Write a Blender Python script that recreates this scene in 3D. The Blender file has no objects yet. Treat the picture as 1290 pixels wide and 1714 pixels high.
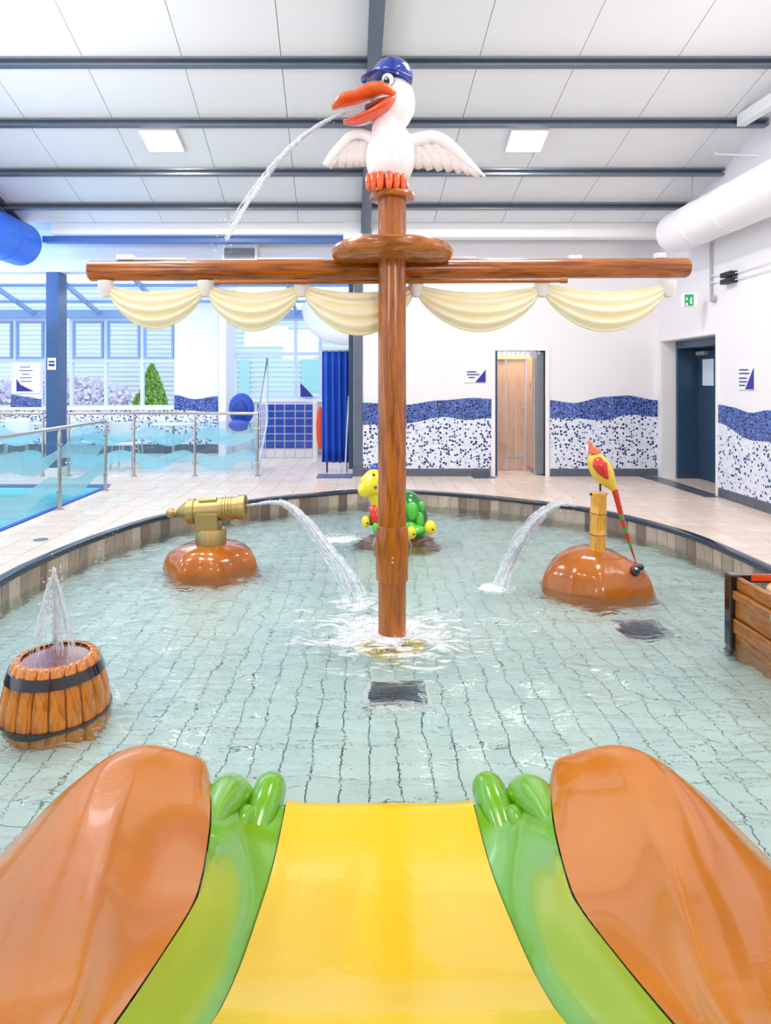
import bpy, bmesh, math, random
import numpy as np
from mathutils import Vector, Matrix
S = bpy.context.scene
COL = S.collection
random.seed(7)
PI = math.pi
# ------------------------------------------------------------------ camera
F = 1100.0; CX = 618.0; CY = 637.0; H = 1.6
cam_d = bpy.data.cameras.new('camera'); cam = bpy.data.objects.new('camera', cam_d); COL.objects.link(cam)
cam.location = (0, 0, H); cam.rotation_euler = (PI/2, 0, 0)
cam_d.sensor_fit = 'AUTO'; cam_d.sensor_width = 36; cam_d.lens = F/1714*36
cam_d.shift_x = (645-CX)/1714; cam_d.shift_y = -(857-CY)/1714
cam_d.clip_start = 0.05; cam_d.clip_end = 200
S.camera = cam
# ------------------------------------------------------------------ world, lights, exposure
S.view_settings.view_transform = 'Standard'; S.view_settings.look = 'None'
S.view_settings.gamma = 1; S.view_settings.use_curve_mapping = False
S.view_settings.exposure = 0.10
W = bpy.data.worlds.new('world'); S.world = W; W.use_nodes = True
W.node_tree.nodes['Background'].inputs[0].default_value = (0.80, 0.90, 1.0, 1)
W.node_tree.nodes['Background'].inputs[1].default_value = 1.6
S.cycles.max_bounces = 10; S.cycles.transparent_max_bounces = 24
S.cycles.diffuse_bounces = 5; S.cycles.glossy_bounces = 5; S.cycles.transmission_bounces = 8
S.cycles.sample_clamp_indirect = 8; S.cycles.use_denoising = True
S.cycles.caustics_refractive = True; S.cycles.caustics_reflective = True
def ceil_z(y): return 7.146 - 0.298*y
def area(name, loc, sx, sy, power, col, rot=(0, 0, 0)):
    d = bpy.data.lights.new(name, 'AREA'); d.shape = 'RECTANGLE'; d.size = sx; d.size_y = sy
    d.energy = power; d.color = col
    o = bpy.data.objects.new(name, d); COL.objects.link(o); o.location = loc; o.rotation_euler = rot
    return o
WARM = (1.0, 0.955, 0.90)
for (lx, ly, pw_) in [(-2.7, 5.2, 85), (2.0, 5.2, 85), (-7.6, 8.0, 130), (-7.6, 4.0, 100), (-2.7, 2.4, 26), (2.0, 2.4, 26), (-2.7, .6, 16), (2.0, .6, 16), (-2.7, -1.8, 12), (2.0, -1.8, 12)]:
    big = ly > 3; area('unseen_ceiling_fill', (lx, ly, ceil_z(ly)-0.25), 1.6 if big else .4, 1.2 if big else .4, pw_, WARM)  # unseen lights added overhead to fill the hall and give glints on slide and water
for (lx, ly, pw_) in [(-4.0, 4.0, 125), (4.1, 4.2, 66), (-3.2, -1.6, 75), (3.2, -1.6, 75)]:   # unseen fill lights added beside and behind the camera to brighten roof and sails
    area('unseen_uplight_fill', (lx, ly, 3.3), 1.6, 1.6, pw_, (1, .97, .94), (PI-(.55 if ly > 0 else 1.05), 0, 0))
area('blue_wash_light', (-6.4, 9.7, 2.7), 1.2, 1.2, 80, (0.15, 0.40, 1.0), (PI, 0.25, 0))
area('booth_fill_light', (2.45, 11.4, 2.55), .6, .3, 24, WARM)  # unseen light added to brighten the booth behind the doorway
area('annex_light', (-4.0, 12.8, 3.2), 3.0, 1.2, 40, (0.80, 0.88, 1.0))

def P(u, v, y): return Vector(((u-CX)*y/F, y, H-(v-CY)*y/F))
def PZ(u, v, z):
    y = (H-z)*F/(v-CY); return P(u, v, y)
# ------------------------------------------------------------------ materials
MATS = {}
def srgb(c):
    return tuple(((x/255)/12.92 if x/255 <= 0.04045 else ((x/255+0.055)/1.055)**2.4) for x in c)
def mat(name, col, rough=0.5, metal=0.0, coat=0.0, var=0.0, scale=8.0, stretch=(1, 1, 1), bump=0.0, col2=None, spec=0.5, bscale=None):
    if name in MATS: return MATS[name]
    m = bpy.data.materials.new(name); m.use_nodes = True; nt = m.node_tree
    b = nt.nodes['Principled BSDF']
    c = srgb(col); b.inputs['Base Color'].default_value = (*c, 1)
    b.inputs['Roughness'].default_value = rough; b.inputs['Metallic'].default_value = metal
    b.inputs['Specular IOR Level'].default_value = spec
    if coat: b.inputs['Coat Weight'].default_value = coat; b.inputs['Coat Roughness'].default_value = 0.05
    if var or col2 or bump:
        tc = nt.nodes.new('ShaderNodeTexCoord'); mp = nt.nodes.new('ShaderNodeMapping')
        mp.inputs['Scale'].default_value = stretch
        n = nt.nodes.new('ShaderNodeTexNoise'); n.inputs['Scale'].default_value = scale; n.inputs['Detail'].default_value = 5
        nt.links.new(tc.outputs['Object'], mp.inputs[0]); nt.links.new(mp.outputs[0], n.inputs['Vector'])
        if var or col2:
            r = nt.nodes.new('ShaderNodeValToRGB')
            c2 = srgb(col2) if col2 else tuple(x*(1-var) for x in c)
            r.color_ramp.elements[0].color = (*c2, 1); r.color_ramp.elements[1].color = (*c, 1)
            r.color_ramp.elements[0].position = 0.32; r.color_ramp.elements[1].position = 0.62
            nt.links.new(n.outputs['Fac'], r.inputs[0]); nt.links.new(r.outputs[0], b.inputs['Base Color'])
        if bump:
            bp = nt.nodes.new('ShaderNodeBump'); bp.inputs['Strength'].default_value = bump; bp.inputs['Distance'].default_value = 0.01
            if bscale:
                n2 = nt.nodes.new('ShaderNodeTexNoise'); n2.inputs['Scale'].default_value = bscale; n2.inputs['Detail'].default_value = 2
                nt.links.new(tc.outputs['Object'], n2.inputs['Vector']); nt.links.new(n2.outputs['Fac'], bp.inputs['Height'])
            else: nt.links.new(n.outputs['Fac'], bp.inputs['Height'])
            nt.links.new(bp.outputs[0], b.inputs['Normal'])
    MATS[name] = m; return m
def emit(name, col, s):
    m = bpy.data.materials.new(name); m.use_nodes = True; b = m.node_tree.nodes['Principled BSDF']
    b.inputs['Emission Color'].default_value = (*srgb(col), 1); b.inputs['Emission Strength'].default_value = s
    b.inputs['Base Color'].default_value = (*srgb(col), 1); MATS[name] = m; return m
def glass(name, tint=(1, 1, 1), gl=0.08, diff=None, dfac=0.0):
    m = bpy.data.materials.new(name); m.use_nodes = True; nt = m.node_tree; nt.nodes.clear()
    o = nt.nodes.new('ShaderNodeOutputMaterial'); t = nt.nodes.new('ShaderNodeBsdfTransparent'); t.inputs[0].default_value = (*tint, 1)
    g = nt.nodes.new('ShaderNodeBsdfGlossy'); g.inputs['Roughness'].default_value = 0.02
    mx = nt.nodes.new('ShaderNodeMixShader'); mx.inputs[0].default_value = gl
    nt.links.new(t.outputs[0], mx.inputs[1]); nt.links.new(g.outputs[0], mx.inputs[2]); out = mx
    if diff:
        d = nt.nodes.new('ShaderNodeBsdfPrincipled'); d.inputs['Base Color'].default_value = (*srgb(diff), 1); d.inputs['Roughness'].default_value = 0.4
        d.inputs['Transmission Weight'].default_value = 0.0
        m2 = nt.nodes.new('ShaderNodeMixShader'); m2.inputs[0].default_value = dfac
        nt.links.new(mx.outputs[0], m2.inputs[1]); nt.links.new(d.outputs[0], m2.inputs[2]); out = m2
    nt.links.new(out.outputs[0], o.inputs[0]); MATS[name] = m; return m
def mosaic(name, base, alt, scale, thr, rad, base2, gcol, gw):
    """broken tile mosaic: voronoi pieces, some of them coloured"""
    m = bpy.data.materials.new(name); m.use_nodes = True; nt = m.node_tree; b = nt.nodes['Principled BSDF']
    b.inputs['Roughness'].default_value = 0.25
    tc = nt.nodes.new('ShaderNodeTexCoord'); ns = nt.nodes.new('ShaderNodeTexNoise'); ns.inputs['Scale'].default_value = 14
    ad = nt.nodes.new('ShaderNodeVectorMath'); ad.operation = 'MULTIPLY_ADD'; ad.inputs[1].default_value = (.05, .05, .05)
    v = nt.nodes.new('ShaderNodeTexVoronoi'); v.inputs['Scale'].default_value = scale
    e = nt.nodes.new('ShaderNodeTexVoronoi'); e.feature = 'DISTANCE_TO_EDGE'; e.inputs['Scale'].default_value = scale
    nt.links.new(tc.outputs['Object'], ns.inputs['Vector']); nt.links.new(ns.outputs['Color'], ad.inputs[0]); nt.links.new(tc.outputs['Object'], ad.inputs[2])
    nt.links.new(ad.outputs[0], v.inputs['Vector']); nt.links.new(ad.outputs[0], e.inputs['Vector'])
    sp = nt.nodes.new('ShaderNodeSeparateColor'); nt.links.new(v.outputs['Color'], sp.inputs[0])
    gt = nt.nodes.new('ShaderNodeMath'); gt.operation = 'GREATER_THAN'; gt.inputs[1].default_value = thr; nt.links.new(sp.outputs[0], gt.inputs[0])
    ra = nt.nodes.new('ShaderNodeMath'); ra.operation = 'LESS_THAN'; ra.inputs[1].default_value = rad; nt.links.new(v.outputs['Distance'], ra.inputs[0])
    mu = nt.nodes.new('ShaderNodeMath'); mu.operation = 'MULTIPLY'; nt.links.new(gt.outputs[0], mu.inputs[0]); nt.links.new(ra.outputs[0], mu.inputs[1])
    mx = nt.nodes.new('ShaderNodeMix'); mx.data_type = 'RGBA'; mx.inputs[6].default_value = (*srgb(base), 1); mx.inputs[7].default_value = (*srgb(alt), 1)
    nt.links.new(mu.outputs[0], mx.inputs[0])
    m3 = nt.nodes.new('ShaderNodeMix'); m3.data_type = 'RGBA'; m3.inputs[7].default_value = (*srgb(base2 or base), 1); m3.inputs[6].default_value = (*srgb(base), 1)
    nt.links.new(sp.outputs[1], m3.inputs[0]); nt.links.new(m3.outputs[2], mx.inputs[6])
    g = nt.nodes.new('ShaderNodeMath'); g.operation = 'LESS_THAN'; g.inputs[1].default_value = gw; nt.links.new(e.outputs['Distance'], g.inputs[0])
    m4 = nt.nodes.new('ShaderNodeMix'); m4.data_type = 'RGBA'; m4.inputs[7].default_value = (*srgb(gcol), 1)
    nt.links.new(g.outputs[0], m4.inputs[0]); nt.links.new(mx.outputs[2], m4.inputs[6]); nt.links.new(m4.outputs[2], b.inputs['Base Color'])
    MATS[name] = m; return m
def wood(name, c1, c2, stretch, rough=0.25, coat=0.35, scale=7, bump=0.15):
    m = bpy.data.materials.new(name); m.use_nodes = True; nt = m.node_tree; b = nt.nodes['Principled BSDF']
    b.inputs['Roughness'].default_value = rough; b.inputs['Coat Weight'].default_value = coat; b.inputs['Coat Roughness'].default_value = 0.06
    tc = nt.nodes.new('ShaderNodeTexCoord'); mp = nt.nodes.new('ShaderNodeMapping'); mp.inputs['Scale'].default_value = stretch
    n = nt.nodes.new('ShaderNodeTexNoise'); n.inputs['Scale'].default_value = scale; n.inputs['Detail'].default_value = 8; n.inputs['Distortion'].default_value = 1.2
    r = nt.nodes.new('ShaderNodeValToRGB'); e = r.color_ramp.elements
    e[0].position = .33; e[0].color = (*srgb(c2), 1); e[1].position = .58; e[1].color = (*srgb(c1), 1)
    nt.links.new(tc.outputs['Object'], mp.inputs[0]); nt.links.new(mp.outputs[0], n.inputs['Vector']); nt.links.new(n.outputs['Fac'], r.inputs[0])
    nt.links.new(r.outputs[0], b.inputs['Base Color'])
    if bump:
        bp = nt.nodes.new('ShaderNodeBump'); bp.inputs['Strength'].default_value = bump; bp.inputs['Distance'].default_value = .01
        nt.links.new(n.outputs['Fac'], bp.inputs['Height']); nt.links.new(bp.outputs[0], b.inputs['Normal'])
    MATS[name] = m; return m

M = dict(
 wall=mat('white_paint', (238, 236, 240), 0.6, bump=0.03, scale=40),
 wallb=mat('annex_white_paint', (232, 234, 244), 0.6),
 panel=mat('roof_panel_white', (226, 226, 229), 0.35, bump=0.06, scale=3, stretch=(60, 1, 1)),
 joint=mat('panel_joint', (196, 196, 200), 0.6),
 steel=mat('slate_painted_steel', (98, 108, 124), 0.3, var=.1),
 bluecol=mat('blue_painted_steel', (58, 92, 140), 0.4, var=.1),
 white=mat('white_plastic', (240, 240, 242), 0.3),
 duct=mat('white_duct_fabric', (238, 236, 240), 0.45, bump=.05, scale=5),
 bduct=mat('blue_duct_metal', (45, 115, 235), 0.35),
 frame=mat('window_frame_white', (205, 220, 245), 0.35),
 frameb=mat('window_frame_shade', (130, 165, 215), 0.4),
 skirt=mat('slate_tile', (92, 100, 116), 0.3, var=.15, scale=6),
 grout=mat('grout_light', (205, 200, 200), 0.8),
 pgrout=mat('grout_dark', (118, 140, 138), 0.8),
 deck=mat('beige_deck_tile', (232, 214, 200), 0.28, col2=(222, 200, 184), scale=3, bump=.05),
 deck2=mat('pale_deck_tile', (238, 224, 213), 0.25, col2=(226, 208, 194), scale=3, bump=.05),
 deck3=mat('cool_deck_tile', (236, 232, 236), 0.25, col2=(226, 222, 228), scale=3),
 ptile=mat('pool_tile_pale_green', (226, 242, 238), 0.35, col2=(216, 236, 232), scale=2),
 ptile2=mat('pool_tile_green', (220, 238, 235), 0.35, col2=(210, 232, 229), scale=2),
 ptileb=mat('leisure_pool_tile', (130, 225, 235), 0.35),
 coping=mat('dark_rubber_coping', (40, 44, 58), 0.18, coat=.5),
 btile=mat('blue_glazed_tile', (36, 76, 180), 0.15, var=.2, scale=5),
 btilew=mat('cream_base_tile', (225, 220, 220), 0.3),
 stain=mat('stainless_steel', (190, 186, 182), 0.22, metal=1.0),
 mast=wood('varnished_mast_wood', (186, 104, 10), (130, 66, 4), (4, 4, .4)),
 spar=wood('varnished_spar_wood', (176, 96, 10), (114, 56, 4), (.35, 4, 4)),
 disc=wood('varnished_platform_wood', (188, 108, 14), (126, 68, 8), (.8, 2, 4)),
 sail=mat('cream_sail', (255, 250, 222), 0.5, coat=.1, col2=(255, 243, 196), scale=3, stretch=(1, 1, 4)),
 knot=mat('white_knot', (238, 234, 232), 0.4),
 pel=mat('pelican_white', (248, 246, 248), 0.3, coat=.3),
 feather=mat('pelican_feather', (236, 228, 228), 0.4),
 orange=mat('orange_gloss', (242, 106, 36), 0.15, coat=.8, col2=(236, 86, 28), scale=5),
 orange2=mat('deep_orange_gloss', (236, 80, 26), 0.18, coat=.8),
 mouth=mat('mouth_brown', (120, 40, 30), 0.4),
 cap=mat('cap_blue', (24, 58, 165), 0.12, coat=1),
 black=mat('black_gloss', (18, 20, 24), 0.15, coat=.8),
 blackm=mat('black_matt', (26, 28, 34), 0.5),
 yellow=mat('slide_yellow', (238, 196, 40), 0.16, coat=.25, bump=.10, scale=2, bscale=45, spec=.4),
 green=mat('slide_green', (108, 176, 22), 0.16, coat=.5, bump=.05, scale=2, bscale=60),
 tan=mat('slide_orange_brown', (200, 118, 8), 0.16, coat=.35, col2=(190, 108, 4), scale=2.2, bump=.07, bscale=70, spec=.22),
 gold=mat('brushed_brass', (186, 162, 108), 0.42, metal=1.0, bump=.02, scale=30),
 rock=mat('rock_orange_brown', (184, 104, 26), 0.16, coat=.4, col2=(166, 86, 20), scale=4, bump=.05, bscale=30),
 rockd=mat('rock_brown', (150, 84, 44), 0.15, coat=1, col2=(110, 56, 30), scale=6, bump=.2),
 barrel=wood('barrel_oak', (222, 138, 44), (170, 94, 24), (5, 5, .7)),
 chestw=wood('chest_wood', (186, 116, 44), (128, 72, 24), (4, .6, 4)),
 bamboo=wood('bamboo_yellow', (240, 184, 76), (216, 150, 50), (4, 4, 1), bump=0.03),
 bird_y=mat('toy_yellow', (248, 208, 50), 0.2, coat=.6),
 bird_r=mat('toy_red', (220, 44, 32), 0.2, coat=.6),
 bird_p=mat('toy_salmon', (236, 112, 76), 0.2, coat=.6),
 bird_g=mat('toy_green', (70, 170, 60), 0.2, coat=.6),
 tyel=mat('turtle_yellow', (245, 226, 28), 0.15, coat=.8),
 tgr=mat('turtle_green', (80, 200, 60), 0.15, coat=.8),
 tdk=mat('turtle_dark_green', (24, 120, 50), 0.15, coat=.8),
 door=mat('dark_blue_door', (52, 78, 106), 0.3, var=.1),
 navy=mat('sign_blue', (38, 40, 150), 0.4),
 sgreen=emit('exit_green', (20, 150, 90), 0.25),
 curtain=mat('blue_cover', (28, 82, 196), 0.5, var=.15, scale=2),
 lamp=emit('lamp_panel', (255, 253, 248), 3.0),
 dwood=wood('oak_laminate', (206, 156, 106), (186, 132, 84), (3, 3, .5), rough=.45, coat=0, bump=0),
 dwood2=wood('oak_trim', (222, 178, 112), (206, 158, 92), (.5, 3, 3), rough=.45, coat=0, bump=0),
 leaf=mat('conifer_leaf', (160, 214, 70), 0.6, col2=(70, 136, 36), scale=14),
 hedge=mat('lilac_hedge', (240, 234, 248), 0.9, col2=(220, 212, 236), scale=9),
 house=mat('pale_siding', (240, 248, 250), 0.8),
 ground=mat('outside_ground', (220, 222, 220), 0.9),
 lblue=mat('pale_blue_plastic', (170, 205, 235), .35),
 red=mat('lifebuoy_red', (230, 80, 50), .4),
 greyp=mat('grey_plastic', (170, 172, 176), .4),
 peach=mat('peach_paint', (240, 196, 140), .25, coat=.5),
 cream=mat('cream_paint', (248, 236, 190), .25, coat=.5),
 glass=glass('clear_pane', (.97, .99, 1), .025),
 rail_glass=glass('rail_glass', (.86, .95, .97), .06),
 frost=glass('frosted_wave', (.78, .95, 1), .04, (222, 244, 252), .45),
 vinyl=glass('clear_vinyl', (.96, .96, .97), .05, (235, 235, 240), .07),
 vedge=glass('vinyl_edge', (.9, .9, .9), .1, (245, 245, 250), .35),
 band=mosaic('blue_shard_mosaic', (36, 64, 148), (26, 40, 104), 24, .5, 2, (66, 98, 184), (132, 160, 220), .05),
 field=mosaic('pebble_mosaic', (232, 236, 246), (34, 54, 116), 22, .45, .46, (206, 216, 236), (236, 240, 248), .03),
)
PLANKS = [mat('rim_plank_%d' % i, c, .4, col2=tuple(int(x*.84) for x in c), scale=5, stretch=(6, 6, .8), bump=.1)
          for i, c in enumerate([(196, 176, 158), (140, 118, 104), (176, 156, 140), (120, 104, 96), (206, 190, 172), (160, 146, 134)])]
# white water of the jets
def jetmat():
    m = bpy.data.materials.new('jet_water'); m.use_nodes = True; nt = m.node_tree; nt.nodes.clear()
    o = nt.nodes.new('ShaderNodeOutputMaterial'); t = nt.nodes.new('ShaderNodeBsdfTransparent')
    d = nt.nodes.new('ShaderNodeBsdfDiffuse'); d.inputs[0].default_value = (.93, .96, 1, 1)
    tl = nt.nodes.new('ShaderNodeBsdfTranslucent'); tl.inputs[0].default_value = (.93, .96, 1, 1)
    g = nt.nodes.new('ShaderNodeBsdfGlossy'); g.inputs['Roughness'].default_value = .08
    a = nt.nodes.new('ShaderNodeMixShader'); a.inputs[0].default_value = .5; nt.links.new(d.outputs[0], a.inputs[1]); nt.links.new(tl.outputs[0], a.inputs[2])
    b = nt.nodes.new('ShaderNodeMixShader'); b.inputs[0].default_value = .12; nt.links.new(a.outputs[0], b.inputs[1]); nt.links.new(g.outputs[0], b.inputs[2])
    tc = nt.nodes.new('ShaderNodeTexCoord'); n = nt.nodes.new('ShaderNodeTexNoise'); n.inputs['Scale'].default_value = 16; n.inputs['Detail'].default_value = 4
    r = nt.nodes.new('ShaderNodeMapRange'); r.inputs[1].default_value = .4; r.inputs[2].default_value = .65; r.inputs[3].default_value = .25; r.inputs[4].default_value = .85
    nt.links.new(tc.outputs['Object'], n.inputs['Vector']); nt.links.new(n.outputs['Fac'], r.inputs[0])
    c = nt.nodes.new('ShaderNodeMixShader'); nt.links.new(r.outputs[0], c.inputs[0]); nt.links.new(t.outputs[0], c.inputs[1]); nt.links.new(b.outputs[0], c.inputs[2])
    nt.links.new(c.outputs[0], o.inputs[0]); return m
M['jet'] = jetmat()

# ------------------------------------------------------------------ mesh helpers
class MB:
    def __init__(s): s.v = []; s.f = []
    def add(s, vs, fs):
        n = len(s.v); s.v += [tuple(p) for p in vs]; s.f += [tuple(i+n for i in f) for f in fs]; return s
    def box(s, x0, x1, y0, y1, z0, z1):
        return s.add([(x0, y0, z0), (x1, y0, z0), (x1, y1, z0), (x0, y1, z0), (x0, y0, z1), (x1, y0, z1), (x1, y1, z1), (x0, y1, z1)],
                     [(0, 3, 2, 1), (4, 5, 6, 7), (0, 1, 5, 4), (1, 2, 6, 5), (2, 3, 7, 6), (3, 0, 4, 7)])
    def obox(s, c, size, rot):
        c = Vector(c); R = rot
        pts = [c + R @ Vector((sx*size[0]/2, sy*size[1]/2, sz*size[2]/2)) for sz in (-1, 1) for sx, sy in ((-1, -1), (1, -1), (1, 1), (-1, 1))]
        return s.add(pts, [(0, 3, 2, 1), (4, 5, 6, 7), (0, 1, 5, 4), (1, 2, 6, 5), (2, 3, 7, 6), (3, 0, 4, 7)])
    def beam(s, a, b, w, h, up=(0, 0, 1)):
        a = Vector(a); b = Vector(b); d = (b-a).normalized(); r = d.cross(Vector(up)).normalized(); u = r.cross(d)
        pts = [p + r*sx*w/2 + u*sz*h/2 for p in (a, b) for sx, sz in ((-1, -1), (1, -1), (1, 1), (-1, 1))]
        return s.add(pts, [(0, 3, 2, 1), (4, 5, 6, 7), (0, 1, 5, 4), (1, 2, 6, 5), (2, 3, 7, 6), (3, 0, 4, 7)])
    def loft(s, pts, rad, seg=16, cap=True, up=(0, 1, 0)):
        """tube through pts; rad: float or (a,b): a across up, b along up"""
        pts = [Vector(p) for p in pts]; n = len(pts); rings = []
        up = Vector(up)
        for i, p in enumerate(pts):
            d = (pts[min(i+1, n-1)] - pts[max(i-1, 0)]).normalized()
            e1 = up - d*up.dot(d)
            if e1.length < 1e-4: e1 = Vector((1, 0, 0)) - d*d.x
            e1.normalize(); e2 = d.cross(e1)
            r = rad[i] if isinstance(rad, (list, tuple)) else rad
            a, b = r if isinstance(r, (list, tuple)) else (r, r)
            rings.append([p + e2*(a*math.cos(2*PI*k/seg)) + e1*(b*math.sin(2*PI*k/seg)) for k in range(seg)])
        vs = [q for r in rings for q in r]
        fs = [(i*seg+k, i*seg+(k+1) % seg, (i+1)*seg+(k+1) % seg, (i+1)*seg+k) for i in range(n-1) for k in range(seg)]
        if cap: fs += [tuple(range(seg-1, -1, -1)), tuple((n-1)*seg+k for k in range(seg))]
        return s.add(vs, fs)
    def lathe(s, c, prof, seg=32, axis=(0, 0, 1), fn=None):
        """prof: list of (r, h) along axis from c"""
        ax = Vector(axis).normalized(); q = Vector((0, 0, 1)).rotation_difference(ax); c = Vector(c); vs = []
        for j, (r, h) in enumerate(prof):
            for k in range(seg):
                a = 2*PI*k/seg; rr = r*(fn(a, j, h) if fn else 1)
                vs.append(c + q @ Vector((rr*math.cos(a), rr*math.sin(a), h)))
        n = len(prof)
        fs = [(i*seg+k, i*seg+(k+1) % seg, (i+1)*seg+(k+1) % seg, (i+1)*seg+k) for i in range(n-1) for k in range(seg)]
        fs += [tuple(range(seg-1, -1, -1)), tuple((n-1)*seg+k for k in range(seg))]
        return s.add(vs, fs)
    def ball(s, c, r, seg=20, rings=12, rot=None, lo=-1.0, hi=1.0):
        if not isinstance(r, (list, tuple)): r = (r, r, r)
        c = Vector(c); vs = []
        for i in range(rings+1):
            ph = -PI/2 + PI*(i/rings)
            if not (lo <= math.sin(ph)+1e-6 and math.sin(ph)-1e-6 <= hi): ph = max(math.asin(lo), min(math.asin(hi), ph))
            for k in range(seg):
                a = 2*PI*k/seg; p = Vector((r[0]*math.cos(ph)*math.cos(a), r[1]*math.cos(ph)*math.sin(a), r[2]*math.sin(ph)))
                vs.append(c + (rot @ p if rot else p))
        fs = [(i*seg+k, i*seg+(k+1) % seg, (i+1)*seg+(k+1) % seg, (i+1)*seg+k) for i in range(rings) for k in range(seg)]
        return s.add(vs, fs)
    def prism(s, poly, d):
        """poly: 3-D points of a planar polygon, extruded by vector d"""
        d = Vector(d); n = len(poly); a = [Vector(p) for p in poly]
        return s.add(a + [p+d for p in a], [tuple(range(n-1, -1, -1)), tuple(range(n, 2*n))] + [(i, (i+1) % n, n+(i+1) % n, n+i) for i in range(n)])
    def grid(s, rows, close=False):
        n = len(rows[0]); m = len(rows)
        return s.add([p for r in rows for p in r], [(i*n+k, i*n+k+1, (i+1)*n+k+1, (i+1)*n+k) for i in range(m-1) for k in range(n-1)])
    def build(s, name, m, parent=None, smooth=False, bevel=0, solid=0, sub=0, clean=False):
        V = np.array(s.v, float); lo = V.min(0); hi = V.max(0); c = Vector(((lo[0]+hi[0])/2, (lo[1]+hi[1])/2, lo[2]))
        me = bpy.data.meshes.new(name); me.from_pydata([tuple(Vector(p)-c) for p in s.v], [], s.f)
        if clean or smooth:
            bm = bmesh.new(); bm.from_mesh(me); bmesh.ops.remove_doubles(bm, verts=bm.verts, dist=1e-5)
            bmesh.ops.recalc_face_normals(bm, faces=bm.faces); bm.to_mesh(me); bm.free()
        me.materials.append(m if not isinstance(m, str) else M[m])
        if smooth:
            me.polygons.foreach_set('use_smooth', [True]*len(me.polygons))
            if smooth == 'a':
                me.set_sharp_from_angle(angle=math.radians(38))
        o = bpy.data.objects.new(name, me); COL.objects.link(o); o.location = c
        if parent is not None: attach(o, parent)
        if solid: q = o.modifiers.new('s', 'SOLIDIFY'); q.thickness = solid; q.offset = 0
        if bevel: q = o.modifiers.new('b', 'BEVEL'); q.width = bevel; q.segments = 2; q.limit_method = 'ANGLE'
        if sub: q = o.modifiers.new('u', 'SUBSURF'); q.levels = sub; q.render_levels = sub
        return o
WL = {}
def wloc(o):
    return Vector(o.location) if o.parent is None else WL[o.name]
def attach(o, parent):
    WL[o.name] = Vector(o.location); o.location = Vector(o.location) - wloc(parent); o.parent = parent
def thing(name, label, cat, loc, group=None):
    o = bpy.data.objects.new(name, None); COL.objects.link(o); o.location = loc; o.empty_display_size = .1
    return tag(o, label, cat, group)
def tag(o, label, cat, group=None, kind=None):
    o['label'] = label; o['category'] = cat
    if group: o['group'] = group
    if kind: o['kind'] = kind
    return o
def struct(o): o['kind'] = 'structure'; return o
def copy_part(src, parent, loc, rot=None, name=None):
    c = src.copy(); COL.objects.link(c)
    if name: c.name = name
    c.parent = parent; pl = wloc(parent) if parent else Vector((0, 0, 0)); WL[c.name] = Vector(loc); c.location = Vector(loc)-pl
    if rot: c.rotation_euler = rot
    return c
def catmull(pts, n):
    pts = [Vector(p) for p in pts]; P_ = [pts[0]*2-pts[1]] + pts + [pts[-1]*2-pts[-2]]; out = []
    for i in range(1, len(P_)-2):
        for k in range(n):
            t = k/n; a, b, c, d = P_[i-1:i+3]
            out.append(.5*((2*b)+(c-a)*t+(2*a-5*b+4*c-d)*t*t+(3*b-a-3*c+d)*t**3))
    return out + [pts[-1]]

# ================================================================== SETTING
D = 11.0; XR = 4.82; WZ = -0.20
# ---- pool outline (rim at deck level)
rim_ctrl = [(-2.946, 5.244), (-2.92, 6.0), (-2.759, 6.875), (-2.419, 7.798), (-1.65, 8.70), (-.809, 9.268), (.16, 9.62), (1.354, 9.24),
            (2.391, 8.527), (2.93, 7.9), (3.301, 6.957), (3.39, 6.048), (3.37, 5.3), (3.2, 4.2), (2.75, 2.6), (1.9, 1.2), (.3, .55), (-1.3, 1.1), (-2.3, 2.5), (-2.8, 4.0)]
rc = rim_ctrl[-2:] + rim_ctrl + rim_ctrl[:2]
full = catmull([(x, y, 0) for x, y in rc], 12)
RIM = [(p.x, p.y) for p in full[24:24+12*len(rim_ctrl)]]
def arclen_resample(poly, step):
    pts = [Vector((x, y)) for x, y in poly] + [Vector(poly[0])]
    L = [0]
    for i in range(1, len(pts)): L.append(L[-1]+(pts[i]-pts[i-1]).length)
    n = int(L[-1]/step); out = []; j = 0
    for k in range(n):
        t = L[-1]*k/n
        while L[j+1] < t: j += 1
        a = (t-L[j])/(L[j+1]-L[j]); out.append(pts[j].lerp(pts[j+1], a))
    return out
RN = np.array(RIM)
def inside(x, y):
    c = False; n = len(RIM); j = n-1
    for i in range(n):
        xi, yi = RIM[i]; xj, yj = RIM[j]
        if (yi > y) != (yj > y) and x < (xj-xi)*(y-yi)/(yj-yi)+xi: c = not c
        j = i
    return c
def near_rim(x, y):
    d = (RN[:, 0]-x)**2+(RN[:, 1]-y)**2; i = int(d.argmin()); a = RN[i-1]; b = RN[(i+1) % len(RN)]
    t = Vector((b[0]-a[0], b[1]-a[1])).normalized(); nrm = Vector((t.y, -t.x))
    c = RN.mean(0)
    if nrm.dot(Vector((RN[i][0]-c[0], RN[i][1]-c[1]))) < 0: nrm = -nrm
    return math.sqrt(d[i]), Vector(RN[i]), nrm
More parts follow.
